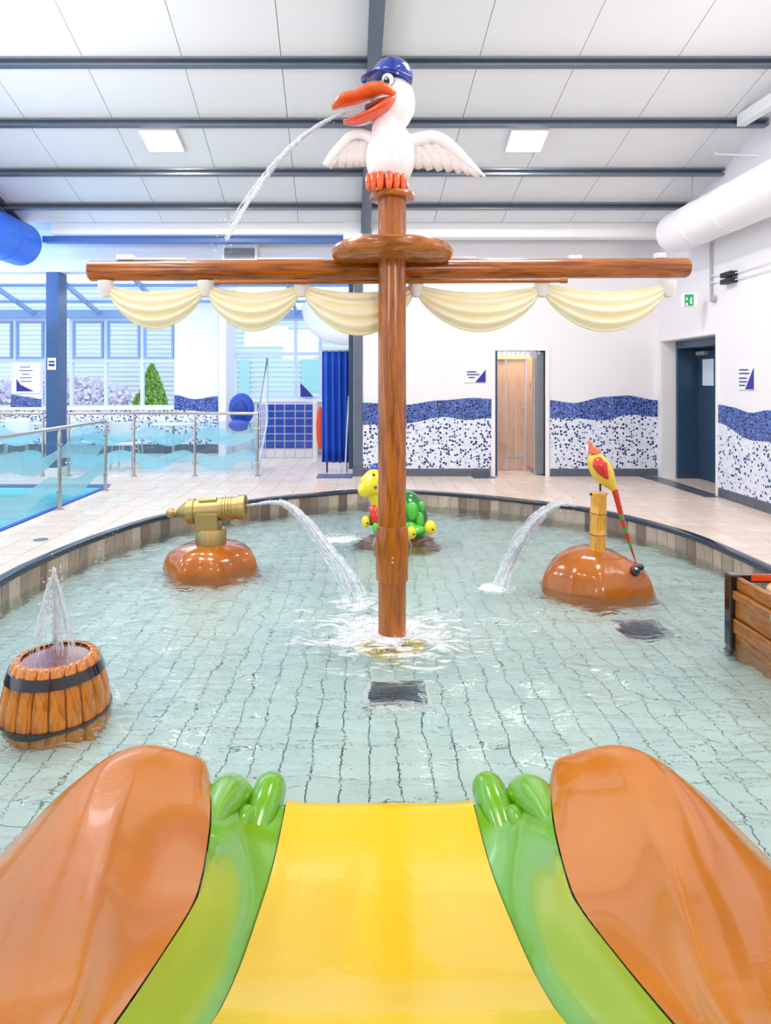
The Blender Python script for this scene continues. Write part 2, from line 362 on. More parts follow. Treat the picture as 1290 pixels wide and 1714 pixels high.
# ---- floor slab with pool holes
LP = (-11.0, -3.97, 3.0, 9.9)          # leisure pool x0,x1,y0,y1
bm = bmesh.new()
def loop(pts):
    vs = [bm.verts.new((x, y, -.012)) for x, y in pts]
    return [bm.edges.new((vs[i], vs[(i+1) % len(vs)])) for i in range(len(vs))]
es = loop([(-12, -3), (5.9, -3), (5.9, 15), (-12, 15)]) + loop(RIM[::3]) + loop([(LP[0], LP[2]), (LP[1], LP[2]), (LP[1], LP[3]), (LP[0], LP[3])])
bmesh.ops.triangle_fill(bm, use_beauty=True, use_dissolve=False, edges=es)
bmesh.ops.recalc_face_normals(bm, faces=bm.faces)
if sum(f.normal.z for f in bm.faces) < 0: bmesh.ops.reverse_faces(bm, faces=bm.faces)
me = bpy.data.meshes.new('floor'); bm.to_mesh(me); bm.free(); me.materials.append(M['grout'])
floor = struct(bpy.data.objects.new('floor', me)); COL.objects.link(floor)
def clip(poly, p, n):
    out = []
    for i in range(len(poly)):
        a = Vector(poly[i]); b = Vector(poly[(i+1) % len(poly)]); da = (a-p).dot(n); db = (b-p).dot(n)
        if da >= 0: out.append(a)
        if (da >= 0) != (db >= 0): out.append(a.lerp(b, da/(da-db)))
    return out
TW, TD = .30, .30
tiles = []
for i in range(-40, 20):
    for j in range(-4, 50):
        x0, y0 = i*TW+.1+(TW/2 if False else 0), j*TD+.05
        if x0+TW > 5.9 or y0+TD > 14.5 or x0 < -12 or y0 < -3: continue
        if y0 > D and x0 > -.3: continue
        if x0 > XR and not (8.9 < y0 < 10.6): continue
        g = .003; poly = [(x0+g, y0+g), (x0+TW-g, y0+g), (x0+TW-g, y0+TD-g), (x0+g, y0+TD-g)]
        cx, cy = x0+TW/2, y0+TD/2
        if LP[0]-.3 < cx < LP[1]+.15 and LP[2]-.3 < cy < LP[3]+.1:
            poly = clip([Vector(p) for p in poly], Vector((LP[1]+.07, 0)), Vector((1, 0)))
            if len(poly) < 3 : 
                continue
        d, q, nr = near_rim(cx, cy)
        if d < .35: poly = clip([Vector(p) for p in poly], q+nr*.085, nr)
        elif inside(cx, cy): continue
        if len(poly) < 3: continue
        u = CX+F*cx/max(cy, .1); v = CY+F*1.6/max(cy, .1)
        vis = cy > 2 and -15 < u < 1305 and v < 1730
        tiles.append((0 if vis else 1, cy, poly))
tiles.sort(key=lambda t: (t[0], t[1]))
rest = MB(); nt_ = 0
for k, (nv, cy, poly) in enumerate(tiles):
    mname = 'deck3' if (cy > 10.4 and poly[0][0] < -.2) else ('deck' if random.random() < .6 else 'deck2')
    dz = random.uniform(-.001, .001)
    pr = [(p[0], p[1], -.03) for p in poly]
    if not nv and nt_ < 290:
        MB().prism(pr, (0, 0, .03+dz)).build('deck_tile', mname, floor); nt_ += 1
    else: rest.prism(pr, (0, 0, .03+dz))
o = rest.build('deck_tiles', 'deck2', floor); o['kind'] = 'stuff'
# drain strip across the right doorway and along the back opening
# coping
crv = arclen_resample(RIM, .06)
rows = []
for i, p in enumerate(crv):
    t = (crv[(i+1) % len(crv)]-crv[i-1]).normalized(); n = Vector((t.y, -t.x))
    if n.dot(p-Vector((.2, 5))) < 0: n = -n
    rows.append([(p.x+n.x*a, p.y+n.y*a, z) for a, z in ((-.012, -.045), (-.016, -.01), (-.008, .004), (.02, .008), (.07, .006), (.08, -.02))])
rows.append(rows[0])
cop = MB().grid(rows).build('pool_coping', 'coping', None, smooth='a'); cop['kind'] = 'structure'
# rim wall planks
def depth(y): return .03+.045*max(y, 2.2)
pw = MB()
for a, b in zip(crv, crv[1:]+crv[:1]): pass
wallr = [[(p.x, p.y, -.02) for p in crv]+[(crv[0].x, crv[0].y, -.02)], [(p.x, p.y, -.75) for p in crv]+[(crv[0].x, crv[0].y, -.75)]]
pool_wall = struct(MB().grid(wallr).build('wall_pool_rim', 'grout'))
pl = arclen_resample(RIM, .15)
offs = [random.uniform(-.022, .022) for _ in pl]
full_l = arclen_resample(RIM, .01); nfl = len(full_l)
nb = 0; bst = MB()
for k in range(len(pl)):
    a = full_l[int((k*.15+offs[k]+.002)/.01) % nfl]; b = full_l[int(((k+1)*.15+offs[(k+1) % len(pl)]-.004)/.01) % nfl]
    if (a-b).length > .4 or (a-b).length < .03: continue
    t = (b-a).normalized(); n = Vector((t.y, -t.x)); 
    if n.dot(a-Vector((.2, 5))) > 0: n = -n
    th = random.uniform(.004, .008); e = .012
    q = [a-n*e, b-n*e, b+n*th, a+n*th]
    MB().prism([(p.x, p.y, -.7) for p in q], (0, 0, .66)).build('wall_plank', PLANKS[random.choice([0, 1, 2, 0, 3, 4, 2, 5, 1])], pool_wall)
# pool floor: sloping, tiled
pf = MB()
pf.grid([[(x, y, WZ-depth(y)-.012) for x in (-3.4, 3.6)] for y in np.linspace(.2, 10, 20)])
pool_floor = struct(pf.build('floor_pool', 'pgrout'))
PW, PD = .145, .155; pts_t = []
for i in range(-24, 26):
    for j in range(0, 64):
        x0 = .003+i*PW; y0 = .3+j*PD; cx, cy = x0+PW/2, y0+PD/2
        if not inside(cx, cy) and near_rim(cx, cy)[0] > .12: continue
        u = CX+F*cx/cy; v = CY+F*2/cy
        vis = (-10 < u < 1300) and v < 1500 and not (v > 1240 and (u < 200 or u > 1150)) and not (v > 1330 and 330 < u < 960)
        if abs(cx-.17) < .145 and abs(cy-3.97) < .155: continue
        if abs(cx-2.08) < .145 and abs(cy-5.02) < .155: continue
        pts_t.append((0 if vis else 1, cy, x0, y0))
pts_t.sort(); rest = MB(); tm = []
g = .0035
for k, (nv, cy, x0, y0) in enumerate(pts_t):
    z0 = WZ-depth(y0); z1 = WZ-depth(y0+PD)
    vs = [(x0+g, y0+g, z0), (x0+PW-g, y0+g, z0), (x0+PW-g, y0+PD-g, z1), (x0+g, y0+PD-g, z1)]
    tgt = MB() if (k < 295 and not nv) else rest
    tgt.prism([(a, b, c-.015) for a, b, c in vs], (0, 0, .015))
    if tgt is not rest: tgt.build('pool_tile', 'ptile' if random.random() < .55 else 'ptile2', pool_floor)
o = rest.build('pool_tiles', 'ptile', pool_floor); o['kind'] = 'stuff'
def drain(cx, cy, label):
    z = WZ-depth(cy)
    t = thing('pool_drain', label, 'drain', (cx, cy, z-.01), 'floor drains')
    fr = MB(); w = .2; h = .205; b = .03
    sl = -.045
    for (x0, x1, y0, y1) in ((-w, w, -h, -h+b), (-w, w, h-b, h), (-w, -w+b, -h, h), (w-b, w, -h, h)):
        fr.prism([(cx+x0, cy+y0, z+sl*y0), (cx+x1, cy+y0, z+sl*y0), (cx+x1, cy+y1, z+sl*y1), (cx+x0, cy+y1, z+sl*y1)], (0, 0, .012))
    fr.build('frame', 'white', t)
    gr = MB(); gr.prism([(cx-w+b, cy-h+b, z-.01), (cx+w-b, cy-h+b, z-.01), (cx+w-b, cy+h-b, z-.012), (cx-w+b, cy+h-b, z-.012)], (0, 0, .006))
    for k in range(12):
        y = cy-h+b+.012+k*.028; gr.prism([(cx-w+b, y, z-.004-.045*(y-cy)), (cx+w-b, y, z-.004-.045*(y-cy)), (cx+w-b, y+.012, z-.004-.045*(y-cy)), (cx-w+b, y+.012, z-.004-.045*(y-cy))], (0, 0, .006))
    gr.build('grate', 'steel', t)
drain(.17, 3.97, 'square floor drain with white frame in front of the mast')
drain(2.08, 5.02, 'floor drain in front of the bird feature, pale frame')
# water
def foamfield(nt, coords, centres):
    pass
def watermat():
    m = bpy.data.materials.new('pool_water'); m.use_nodes = True; nt = m.node_tree; nt.nodes.clear(); N = nt.nodes.new; L = nt.links.new
    o = N('ShaderNodeOutputMaterial'); g = N('ShaderNodeBsdfGlass'); g.inputs['IOR'].default_value = 1.33; g.inputs['Roughness'].default_value = 0.0
    g.inputs['Color'].default_value = (.955, 1.0, .995, 1)
    tc = N('ShaderNodeTexCoord')
    n1 = N('ShaderNodeTexNoise'); n1.inputs['Scale'].default_value = 9; n1.inputs['Detail'].default_value = 3; n1.inputs['Distortion'].default_value = .6
    mp = N('ShaderNodeMapping'); mp.inputs['Scale'].default_value = (.45, 1.35, 1); L(tc.outputs['Object'], mp.inputs[0]); L(mp.outputs[0], n1.inputs['Vector'])
    bp = N('ShaderNodeBump'); bp.inputs['Strength'].default_value = .8; bp.inputs['Distance'].default_value = .032; L(n1.outputs['Fac'], bp.inputs['Height'])
    L(bp.outputs[0], g.inputs['Normal'])
    # foam weight is stored per vertex (attribute 'foam'), broken up by noise
    at = N('ShaderNodeAttribute'); at.attribute_name = 'foam'
    n2 = N('ShaderNodeTexNoise'); n2.inputs['Scale'].default_value = 11; n2.inputs['Detail'].default_value = 6; n2.inputs['Distortion'].default_value = 1.5; L(mp.outputs[0], n2.inputs['Vector'])
    ad = N('ShaderNodeMath'); ad.operation = 'ADD'; L(at.outputs['Fac'], ad.inputs[0]); L(n2.outputs['Fac'], ad.inputs[1])
    mr = N('ShaderNodeMapRange'); mr.inputs[1].default_value = .84; mr.inputs[2].default_value = 1.02; mr.inputs[3].default_value = 0; mr.inputs[4].default_value = .85; L(ad.outputs[0], mr.inputs[0])
    d = N('ShaderNodeBsdfDiffuse'); d.inputs[0].default_value = (.93, .97, .99, 1)
    mx = N('ShaderNodeMixShader'); L(mr.outputs[0], mx.inputs[0]); L(g.outputs[0], mx.inputs[1]); L(d.outputs[0], mx.inputs[2]); L(mx.outputs[0], o.inputs[0])
    return m
def water_sheet(name, x0, x1, y0, y1, step, z, test, centres, foams, label, m):
    xs = np.arange(x0, x1, step); ys = np.arange(y0, y1, step); X, Y = np.meshgrid(xs, ys)
    Z = np.zeros_like(X); rs = np.random.RandomState(3)
    for k in range(26):
        a = rs.uniform(0, 2*PI); wl = rs.uniform(.16, .55); ph = rs.uniform(0, 2*PI)
        Z += (.0019*wl/.3)*np.sin((X*math.cos(a)+Y*math.sin(a))*2*PI/wl+ph+.6*np.sin(X*1.7+k))
    for (cx, cy, amp, wl, fall) in centres:
        r = np.sqrt((X-cx)**2+(Y-cy)**2); Z += amp*np.sin(r*2*PI/wl)*np.exp(-r/fall)
    Fm = np.zeros_like(X)
    for (cx, cy, rx, ry, w) in foams: Fm = np.maximum(Fm, w*np.exp(-(((X-cx)/rx)**2+((Y-cy)/ry)**2)))
    ins = np.vectorize(test)(X, Y); ny, nx = X.shape; idx = -np.ones(X.shape, int); vs = []; fo = []
    use = np.zeros(X.shape, bool)
    cell = ins[:-1, :-1] | ins[1:, :-1] | ins[:-1, 1:] | ins[1:, 1:]
    use[:-1, :-1] |= cell; use[1:, :-1] |= cell; use[:-1, 1:] |= cell; use[1:, 1:] |= cell
    idx[use] = np.arange(use.sum()); vs = np.stack([X[use], Y[use], z+Z[use]], 1); fo = Fm[use]
    jj, ii = np.nonzero(cell); fs = np.stack([idx[jj, ii], idx[jj, ii+1], idx[jj+1, ii+1], idx[jj+1, ii]], 1)
    me = bpy.data.meshes.new(name); me.from_pydata(vs.tolist(), [], fs.tolist()); me.materials.append(m)
    at = me.attributes.new('foam', 'FLOAT', 'POINT'); at.data.foreach_set('value', fo.astype('f'))
    me.polygons.foreach_set('use_smooth', [True]*len(me.polygons))
    o = bpy.data.objects.new(name, me); COL.objects.link(o)
    return tag(o, label, 'water', kind='stuff')
MX, MY = .151*1.07, 4.68
wm = watermat()
J2 = PZ(600, 1010, WZ); J3 = PZ(828, 985, WZ)
water_sheet('pool_water', -3.4, 3.6, .4, 9.9, .045, WZ, inside,
            [(MX, MY, .010, .20, 1.3), (J2.x, J2.y, .004, .15, .5), (J3.x, J3.y, .004, .15, .5), (PZ(560, 900, WZ).x, PZ(560, 900, WZ).y, .004, .14, .5)],
            [(MX, MY, 1.1, .85, .46), (MX-.05, MY, .6, .45, .6), (J2.x, J2.y, .3, .45, .45), (J3.x, J3.y, .16, .12, .75), (PZ(565, 902, WZ).x, PZ(565, 902, WZ).y, .35, .2, .7)],
            'clear rippling shallow splash pool water around the mast', wm)
# leisure pool at the left
lp = MB(); x0, x1, y0, y1 = LP
lp.add([(x0, y0, -.9), (x1, y0, -.9), (x1, y1, -.9), (x0, y1, -.9)], [(0, 1, 2, 3)])
floor_lp = struct(lp.build('floor_leisure_pool', 'ptileb'))
lw = MB().box(x0, x1+.02, y1, y1+.03, -.9, -.012).box(x1, x1+.03, y0, y1, -.9, -.012).box(x0-.03, x0, y0, y1, -.9, -.012).box(x0, x1, y0-.03, y0, -.9, -.012)
struct(lw.build('wall_leisure_pool', 'ptileb'))
struct(MB().box(x0, x1, y1+.0, y1+.22, -.012, .006).build('trim_1', 'bluecol'))
struct(MB().box(x1-.01, x1+.06, y0, y1, -.012, .008).build('trim_2', 'curtain'))
water_sheet('leisure_pool_water', x0, x1, y0, y1, .12, -.10, lambda a, b: True, [(-6, 7, .006, .4, 3)], [(-4.6, 8.3, .5, .5, .25)], 'turquoise water of the larger pool behind the left railing', wm)

# ---- back wall (y = D), openings
TOPZ = 4.12
bw = MB()
DX0, DX1, DZ = 2.10, 2.94, 2.10
bw.box(-.11, DX0, D, D+.2, 0, TOPZ).box(DX1, XR+.2, D, D+.2, 0, TOPZ).box(DX0, DX1, D, D+.2, DZ, TOPZ)
wall_back = struct(bw.build('wall_back', 'wall'))
bh = struct(MB().box(-12, -.11, D, D+.25, 3.42, TOPZ).build('wall_bulkhead', 'wallb'))
# mosaic on the back wall
def strip(name, m, top, bot, parent, fn):
    """top/bot: lists (a,z); fn(a,z,off)->xyz"""
    def ip(c, a):
        for (a0, z0), (a1, z1) in zip(c, c[1:]):
            if a0 <= a <= a1:
                t = (a-a0)/(a1-a0); t = t*t*(3-2*t); return z0+(z1-z0)*t
        return c[-1][1] if a > c[-1][0] else c[0][1]
    lo, hi = top[0][0], top[-1][0]; n = 30; A = [lo+(hi-lo)*k/n for k in range(n+1)]
    mb = MB()
    mb.grid([[fn(a, ip(bot, a), .012) for a in A], [fn(a, ip(top, a), .012) for a in A], [fn(a, ip(top, a), 0) for a in A]])
    mb.build(name, m, parent)
fb = lambda a, z, o: (a, D-o, z)
t1 = [(-.11, 1.23), (.55, 1.19), (1.2, 1.27), (1.75, 1.31), (2.04, 1.295)]; b1 = [(-.11, .86), (.6, .885), (1.25, .99), (1.65, .94), (2.04, .975)]
t2 = [(3.02, 1.27), (3.42, 1.225), (3.95, 1.33), (4.3, 1.35), (XR, 1.27)]; b2 = [(3.02, .975), (3.42, .97), (3.9, .93), (4.35, 1.03), (XR, .99)]
for t, b in ((t1, b1), (t2, b2)):
    strip('mosaic_band', 'band', t, b, wall_back, fb); strip('mosaic_field', 'field', b, [(t[0][0], .13), (t[-1][0], .13)], wall_back, fb)
bb = struct(MB().box(-.11, DX0-.06, D-.008, D, 0, .13).box(DX1+.06, XR, D-.008, D, 0, .13).build('baseboard_back', 'grout'))
for x0_, x1_ in ((-.11, DX0-.08), (DX1+.08, XR)):
    x = x0_
    while x < x1_-.02:
        w = min(.2, x1_-x); MB().box(x+.003, x+w-.003, D-.018, D-.006, .004, .124).build('skirting_tile', 'skirt', bb); x += .2
# doorway 1 (back): frame, reveal, booth behind, strip curtain
d1 = struct(MB().box(DX0-.06, DX0, D-.03, D+.2, 0, DZ+.05).box(DX1, DX1+.06, D-.03, D+.2, 0, DZ+.05).box(DX0, DX1, D-.03, D+.2, DZ, DZ+.05).build('door_1', 'white'))
MB().box(DX0, DX0+.04, D-.01, D+.18, 0, DZ).box(DX1-.1, DX1, D+.12, D+.6, 0, DZ).build('door_lining', 'door', d1)
bo = thing('changing_booth', 'oak laminate changing booth seen through the strip curtain doorway', 'booth', (2.5, 11.75, 0))
MB().box(DX0-.1, 2.42, 11.7, 11.73, .22, 1.98).build('side_panel', 'dwood', bo)
dr = MB().box(2.43, 2.78, 11.68, 11.71, .26, 1.98).build('door', 'dwood', bo)
MB().ball((2.72, 11.66, 1.12), .022).build('knob', 'stain', dr, True)
MB().box(DX0-.1, 2.86, 11.64, 11.76, 1.98, 2.05).build('top_rail', 'dwood2', bo)
MB().box(DX0-.1, 2.86, 11.68, 11.75, .02, .2).build('plinth', 'dwood', bo)
MB().box(2.80, 2.86, 11.3, 11.7, .1, 2.0).build('end_panel', 'dwood', bo)
MB().box(2.795, 2.80, 11.4, 11.44, 1.45, 1.56).build('coat_hook', 'blackm', bo)
struct(MB().box(1.6, 3.4, 12.6, 12.7, 0, 2.6).box(1.5, 1.6, D+.2, 12.7, 0, 2.6).box(3.3, 3.4, D+.2, 12.7, 0, 2.6).box(1.5, 3.4, D+.2, 12.7, 2.6, 2.7).build('wall_changing_room', 'wallb'))
struct(MB().box(1.5, 3.4, D, 12.7, -.03, -.002).build('floor_changing_room', 'deck'))
sc = thing('strip_curtain', 'clear vinyl strip curtain hanging in the back doorway', 'curtain', (2.5, D+.06, 0))
for k in range(5):
    x = DX0+.045+k*.155
    s_ = MB().box(x, x+.17, D+.04+.012*(k % 2), D+.044+.012*(k % 2), .03, DZ-.02).build('strip', 'vinyl', sc)
    MB().box(x, x+.008, D+.036+.012*(k % 2), D+.046+.012*(k % 2), .03, DZ-.02).build('strip_edge', 'vedge', s_)
    MB().box(x+.07, x+.09, D+.03, D+.05, DZ-.06, DZ).build('hanger', 'white', sc)
struct(MB().box(DX0-.4, DX0-.02, D-.26, D-.02, -.004, .003).build('trim_3', 'skirt'))
# ---- right wall (x = XR) with recessed doorway
RY0, RY1, RZ = 9.12, 10.84, 2.25
rw = MB().box(XR, XR+.25, -3, RY0, 0, 8).box(XR, XR+.25, RY1, D+.2, 0, TOPZ+.3).box(XR, XR+.25, RY0, RY1, RZ, 5)
struct(MB().box(-12, XR+.25, -3.2, -3, 0, 8.3).build('wall_front', 'wall'))
wall_right = struct(rw.build('wall_right', 'wall'))
fr = lambda a, z, o: (XR-o, a, z)
tr = [(5.0, 1.3), (6.2, 1.12), (7.2, 1.33), (7.9, 1.245), (8.3, 1.19), (8.75, 1.25), (9.06, 1.27)]; br = [(5.0, .98), (6.2, .8), (7.2, .93), (7.9, .86), (8.25, .845), (9.06, 1.02)]
strip('mosaic_band', 'band', tr, br, wall_right, fr); strip('mosaic_field', 'field', br, [(5.0, .13), (9.06, .13)], wall_right, fr)
br_ = struct(MB().box(XR-.008, XR, 5, RY0-.06, 0, .13).build('baseboard_right', 'grout'))
y = 5.0
while y < RY0-.08:
    w = min(.2, RY0-.07-y); MB().box(XR-.018, XR-.006, y+.003, y+w-.003, .004, .124).build('skirting_tile', 'skirt', br_); y += .2
RX = 5.42
d2 = struct(MB().box(XR-.02, XR+.02, RY0-.06, RY0, 0, RZ+.06).box(XR-.02, XR+.02, RY1, RY1+.06, 0, RZ+.06).box(XR-.02, XR+.02, RY0, RY1, RZ, RZ+.06)
            .box(XR, XR+.25, RY1-.02, RY1-.005, 0, RZ).box(XR, RX+.1, RY0-.02, RY0, 0, RZ).box(XR, XR+.25, RY0, RY1, RZ-.01, RZ+.01).build('door_2', 'white'))
MB().box(XR+.22, RX+.02, RY1-.09, RY1-.03, 0, 2.12).build('side_panel', 'door', d2)
MB().box(XR+.22, RX+.05, RY0, RY1, 2.12, RZ).build('head_panel', 'door', d2)
MB().box(RX, RX+.05, RY0, RY1, .0, 2.12).build('door_surround', 'door', d2)
lf = MB().box(RX-.04, RX, 9.75, 10.75, .02, 2.08).build('door_leaf', 'door', d2, bevel=.004)
MB().box(RX-.055, RX-.03, 10.18, 10.62, 1.46, 1.99).build('glazing_bead', 'door', lf)
MB().box(RX-.06, RX-.045, 10.24, 10.58, 1.52, 1.94).build('vision_pane', mat('bright_pane', (225, 240, 255), .1), lf)
MB().box(RX-.10, RX-.04, 10.45, 10.72, 2.01, 2.07).build('door_closer', 'greyp', d2)
struct(MB().box(RX+.05, RX+.1, RY0-.2, RY1+.2, 0, 2.6).build('wall_lobby', 'wallb'))
# grate channel in front of doorway
struct(MB().prism([(XR-.32, 11.0-.02, -.004), (XR+.0, 10.9, -.004), (XR+.05, 9.0, -.004), (XR-.22, 9.0, -.004)], (0, 0, .007)).build('trim_4', 'skirt'))

# ---- ceiling: sloping panels
XD = -.051
def cx_at(x0, y): return x0 + XD*(y-10.3)
YE = 10.3
ceil = struct(MB().add([(-13, -3, ceil_z(-3)+.08), (7.5, -3, ceil_z(-3)+.08), (7.5, YE, ceil_z(YE)+.08), (-13, YE, ceil_z(YE)+.08)], [(0, 1, 2, 3)])
              .box(-13, 7.5, YE, 11.3, TOPZ, TOPZ+.05).build('ceiling', 'joint'))
# seams read from panel widths
seams0 = [-1.11, -2.17, -3.23, -4.29, -5.35, -6.41, -7.47, -8.5, -9.6, -10.7]
seams = sorted(seams0) + [-.05, 1.01, 2.07, 3.13, 4.19, 5.25, 6.3]
for a, b in zip(seams, seams[1:]):
    g = .0035
    q = [(cx_at(a+g, -3), -3, ceil_z(-3)), (cx_at(b-g, -3), -3, ceil_z(-3)), (cx_at(b-g, YE), YE, ceil_z(YE)), (cx_at(a+g, YE), YE, ceil_z(YE))]
    MB().prism(q, (0, 0, .05)).build('ceiling_panel', 'panel', ceil)
PY = [9.78, 8.95, 7.977, 7.04, 6.1, 5.15, 4.2, 3.2, 2.2, 1.2]
XRAF = lambda y: -.0 + -.033*(y-8.5)
for i, y in enumerate(PY):
    for (xa, xb) in ((-5.62, XRAF(y)-.06), (XRAF(y)+.06, XR+.1), (-12, -5.62)):
        z = ceil_z(y)-.002; o = MB()
        o.box(xa, xb, y-.05, y+.05, z-.02, z-.0).box(xa, xb, y+.025, y+.04, z-.075, z-.01).box(xa, xb, y-.05, y+.05, z-.085, z-.07)
        ob = o.build('ceiling_purlin', 'steel'); ob['kind'] = 'structure'
def rafter(x_of, w, name):
    o = MB(); n = 2
    for (dz0, dz1, ww) in ((-.17, -.15, w), (-.03, -.01, w), (-.16, -.02, .03)):
        a = (x_of(-3), -3, ceil_z(-3)); b = (x_of(YE), YE, ceil_z(YE)); 
        o.add([(a[0]-ww/2, a[1], a[2]+dz0), (a[0]+ww/2, a[1], a[2]+dz0), (a[0]+ww/2, a[1], a[2]+dz1), (a[0]-ww/2, a[1], a[2]+dz1),
               (b[0]-ww/2, b[1], b[2]+dz0), (b[0]+ww/2, b[1], b[2]+dz0), (b[0]+ww/2, b[1], b[2]+dz1), (b[0]-ww/2, b[1], b[2]+dz1)],
              [(0, 3, 2, 1), (4, 5, 6, 7), (0, 1, 5, 4), (1, 2, 6, 5), (2, 3, 7, 6), (3, 0, 4, 7)])
    ob = o.build(name, 'steel'); ob['kind'] = 'structure'; return ob
rafter(XRAF, .145, 'ceiling_rafter'); rafter(lambda y: -5.45+XRAF(y), .22, 'ceiling_rafter')
struct(MB().box(-5.0, XRAF(10.3)-.35, 10.33, 10.55, 3.90, 4.08).box(XRAF(10.3)+.1, XR, 10.33, 10.55, 3.86, 4.08).box(XRAF(10.3)-.35, XRAF(10.3)-.05, 10.3, 10.55, 3.82, 4.1).build('trim_5', 'white'))
struct(MB().box(-5.2, XRAF(10.3)-.35, 10.45, 10.6, 3.80, 3.90).build('trim_6', mat('blue_gutter', (70, 105, 170), .4)))
# columns
c1 = MB().box(-5.41, -5.20, D, D+.3, .26, 3.42).box(-5.45, -5.41, D-.02, D, 0, 0.01)
c1 = MB().box(-5.41, -5.20, D, D+.3, .12, 3.42).build('steel_column', 'bluecol'); struct(c1)
MB().box(-5.43, -5.18, D-.02, D+.32, 0, .14).build('plinth', 'btilew', c1)
c2 = struct(MB().box(-.26, -.115, D-.02, D+.24, .14, 3.42).build('steel_column', 'steel')); MB().box(-.35, -.27, D+.12, D+.2, .1, 3.42).build('web', 'door', c2)
MB().box(-.28, -.10, D-.04, D+.26, 0, .16).build('plinth', 'skirt', c2)
n_ = MB().box(-5.38, -5.24, D-.012, D, 1.78, 1.98).build('notice', 'white'); tag(n_, 'small white notice fixed on the blue steel column', 'notice')
MB().box(-5.36, -5.26, D-.014, D-.012, 1.9, 1.93).box(-5.36, -5.26, D-.014, D-.012, 1.84, 1.88).build('print', 'navy', n_)

# ================================================================== ANNEX (left, behind)
YW = 14.5
def px(u, y): return (u-CX)*y/F
def pz(v, y): return H-(v-CY)*y/F
aw = MB()
sill = pz(682, YW); head = pz(530, YW)
XA, XB = px(293, YW), px(378, YW); XC = px(592, YW)
aw.box(-12, XB, YW, YW+.2, 0, sill).box(XB, XC+.4, YW, YW+.2, 0, pz(668, YW)).box(XA, px(366, YW), YW-.05, YW+.2, 0, 3.9).box(XC, 0.4, YW, YW+.2, 0, 3.9)
aw.box(px(366, 13.6), px(378, 13.6), 13.6, YW+.2, 0, 3.9)
wall_annex = struct(aw.build('wall_annex', 'wallb'))
struct(MB().box(-.10, .05, D+.2, YW+.2, 0, 3.9).build('wall_annex_right', 'wallb'))
fa = lambda a, z, o: (a, YW-.055-o, z)
xs_ = [-12, -8, -7.5, -7.2, -6.8, -6.2, -5.6, -5, XA, XA+.5, px(366, YW)]
strip('mosaic_field', 'field', [(-8.3, sill-.04), (XA, sill-.04)], [(-8.3, .2), (XA, .2)], wall_annex, fa)
strip('mosaic_band', 'band', [(XA, pz(661, YW)), (XA+.45, pz(668, YW)), (px(366, YW), pz(663, YW))], [(XA, pz(686, YW)), (px(366, YW), pz(690, YW))], wall_annex, lambda a, z, o: (a, YW-.05-o, z))
strip('mosaic_field', 'field', [(XA, pz(686, YW)), (px(366, YW), pz(690, YW))], [(XA, .2), (px(366, YW), .2)], wall_annex, lambda a, z, o: (a, YW-.05-o, z))
strip('mosaic_band', 'band', [(px(21, YW), pz(660, YW)), (px(45, YW), pz(664, YW)), (px(72, YW), pz(668, YW))], [(px(21, YW), sill-.03), (px(72, YW), sill-.03)], wall_annex, fa)
MB().box(px(21, YW), px(72, YW), YW-.055, YW, sill-.03, pz(606, YW)).build('wall_pier', 'wallb', wall_annex)
ba = struct(MB().box(-8.3, px(366, YW), YW-.075, YW-.04, 0, .2).build('baseboard_annex', 'skirt'))
def window(n, y, xs, zs, th=.07, wide=None, skip=()):
    fr = MB(); 
    for i, x in enumerate(xs): fr.box(x-th/2, x+th/2, y-.03, y+.06, zs[0]-th/2, zs[-1]+th/2)
    for z in zs: fr.box(xs[0]-th/2, xs[-1]+th/2, y-.028, y+.058, z-th/2, z+th/2)
    w = struct(fr.build('window_%d' % n, 'frame'))
    for i in range(len(xs)-1):
        for j in range(len(zs)-1):
            if (i, j) in skip: continue
            MB().box(xs[i]+th/2, xs[i+1]-th/2, y+.01, y+.018, zs[j]+th/2, zs[j+1]-th/2).build('pane', 'glass', w)
            if j == 1 and n < 3 and i < 3:   # opening light with its own sash
                a, b, c, d = xs[i]+th/2+.01, xs[i+1]-th/2-.01, zs[j]+th/2+.01, zs[j+1]-th/2-.01; s = .05
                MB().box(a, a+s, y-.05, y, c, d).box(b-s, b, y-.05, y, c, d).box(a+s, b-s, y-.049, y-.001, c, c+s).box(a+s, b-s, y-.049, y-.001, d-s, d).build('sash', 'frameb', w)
    return w
zt = [pz(681, YW), pz(604, YW), pz(534, YW)]
window(1, YW+.08, [px(117, YW), px(175, YW), px(236, YW), px(293, YW)], zt)
window(2, YW+.08, [px(-75, YW), px(-20, YW), px(22, YW), px(75, YW)], zt, skip=((2, 0),))
window(3, YW+.08, [px(380, YW), px(494, YW), px(536, YW), px(590, YW)], [pz(666, YW), pz(592, YW), pz(534, YW)])
struct(MB().box(-8.6, XA, YW-.12, YW+.02, sill-.05, sill+.01).box(px(380, YW), 0, YW-.1, YW+.02, pz(670, YW)-.04, pz(670, YW)).build('trim_7', 'white'))
# glazed lean-to roof
def rz(y): return 3.08+.25*(YW-y)
gl = MB()
for x in np.arange(-10.3, 0.2, 1.45): gl.beam((x, D+.2, rz(D+.2)), (x, YW+.1, rz(YW+.1)), .06, .09)
for y in (12.93, 13.79, 12.1): gl.box(-12, 0, y-.02, y+.02, rz(y)-.03, rz(y)+.03)
gl.box(-12, 0, YW-.03, YW+.16, head-.03, 3.16)
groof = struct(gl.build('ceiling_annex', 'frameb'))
MB().add([(-12, D+.2, rz(D+.2)+.05), (0, D+.2, rz(D+.2)+.05), (0, YW+.1, rz(YW+.1)+.05), (-12, YW+.1, rz(YW+.1)+.05)], [(0, 1, 2, 3)]).build('roof_glass', 'glass', groof)
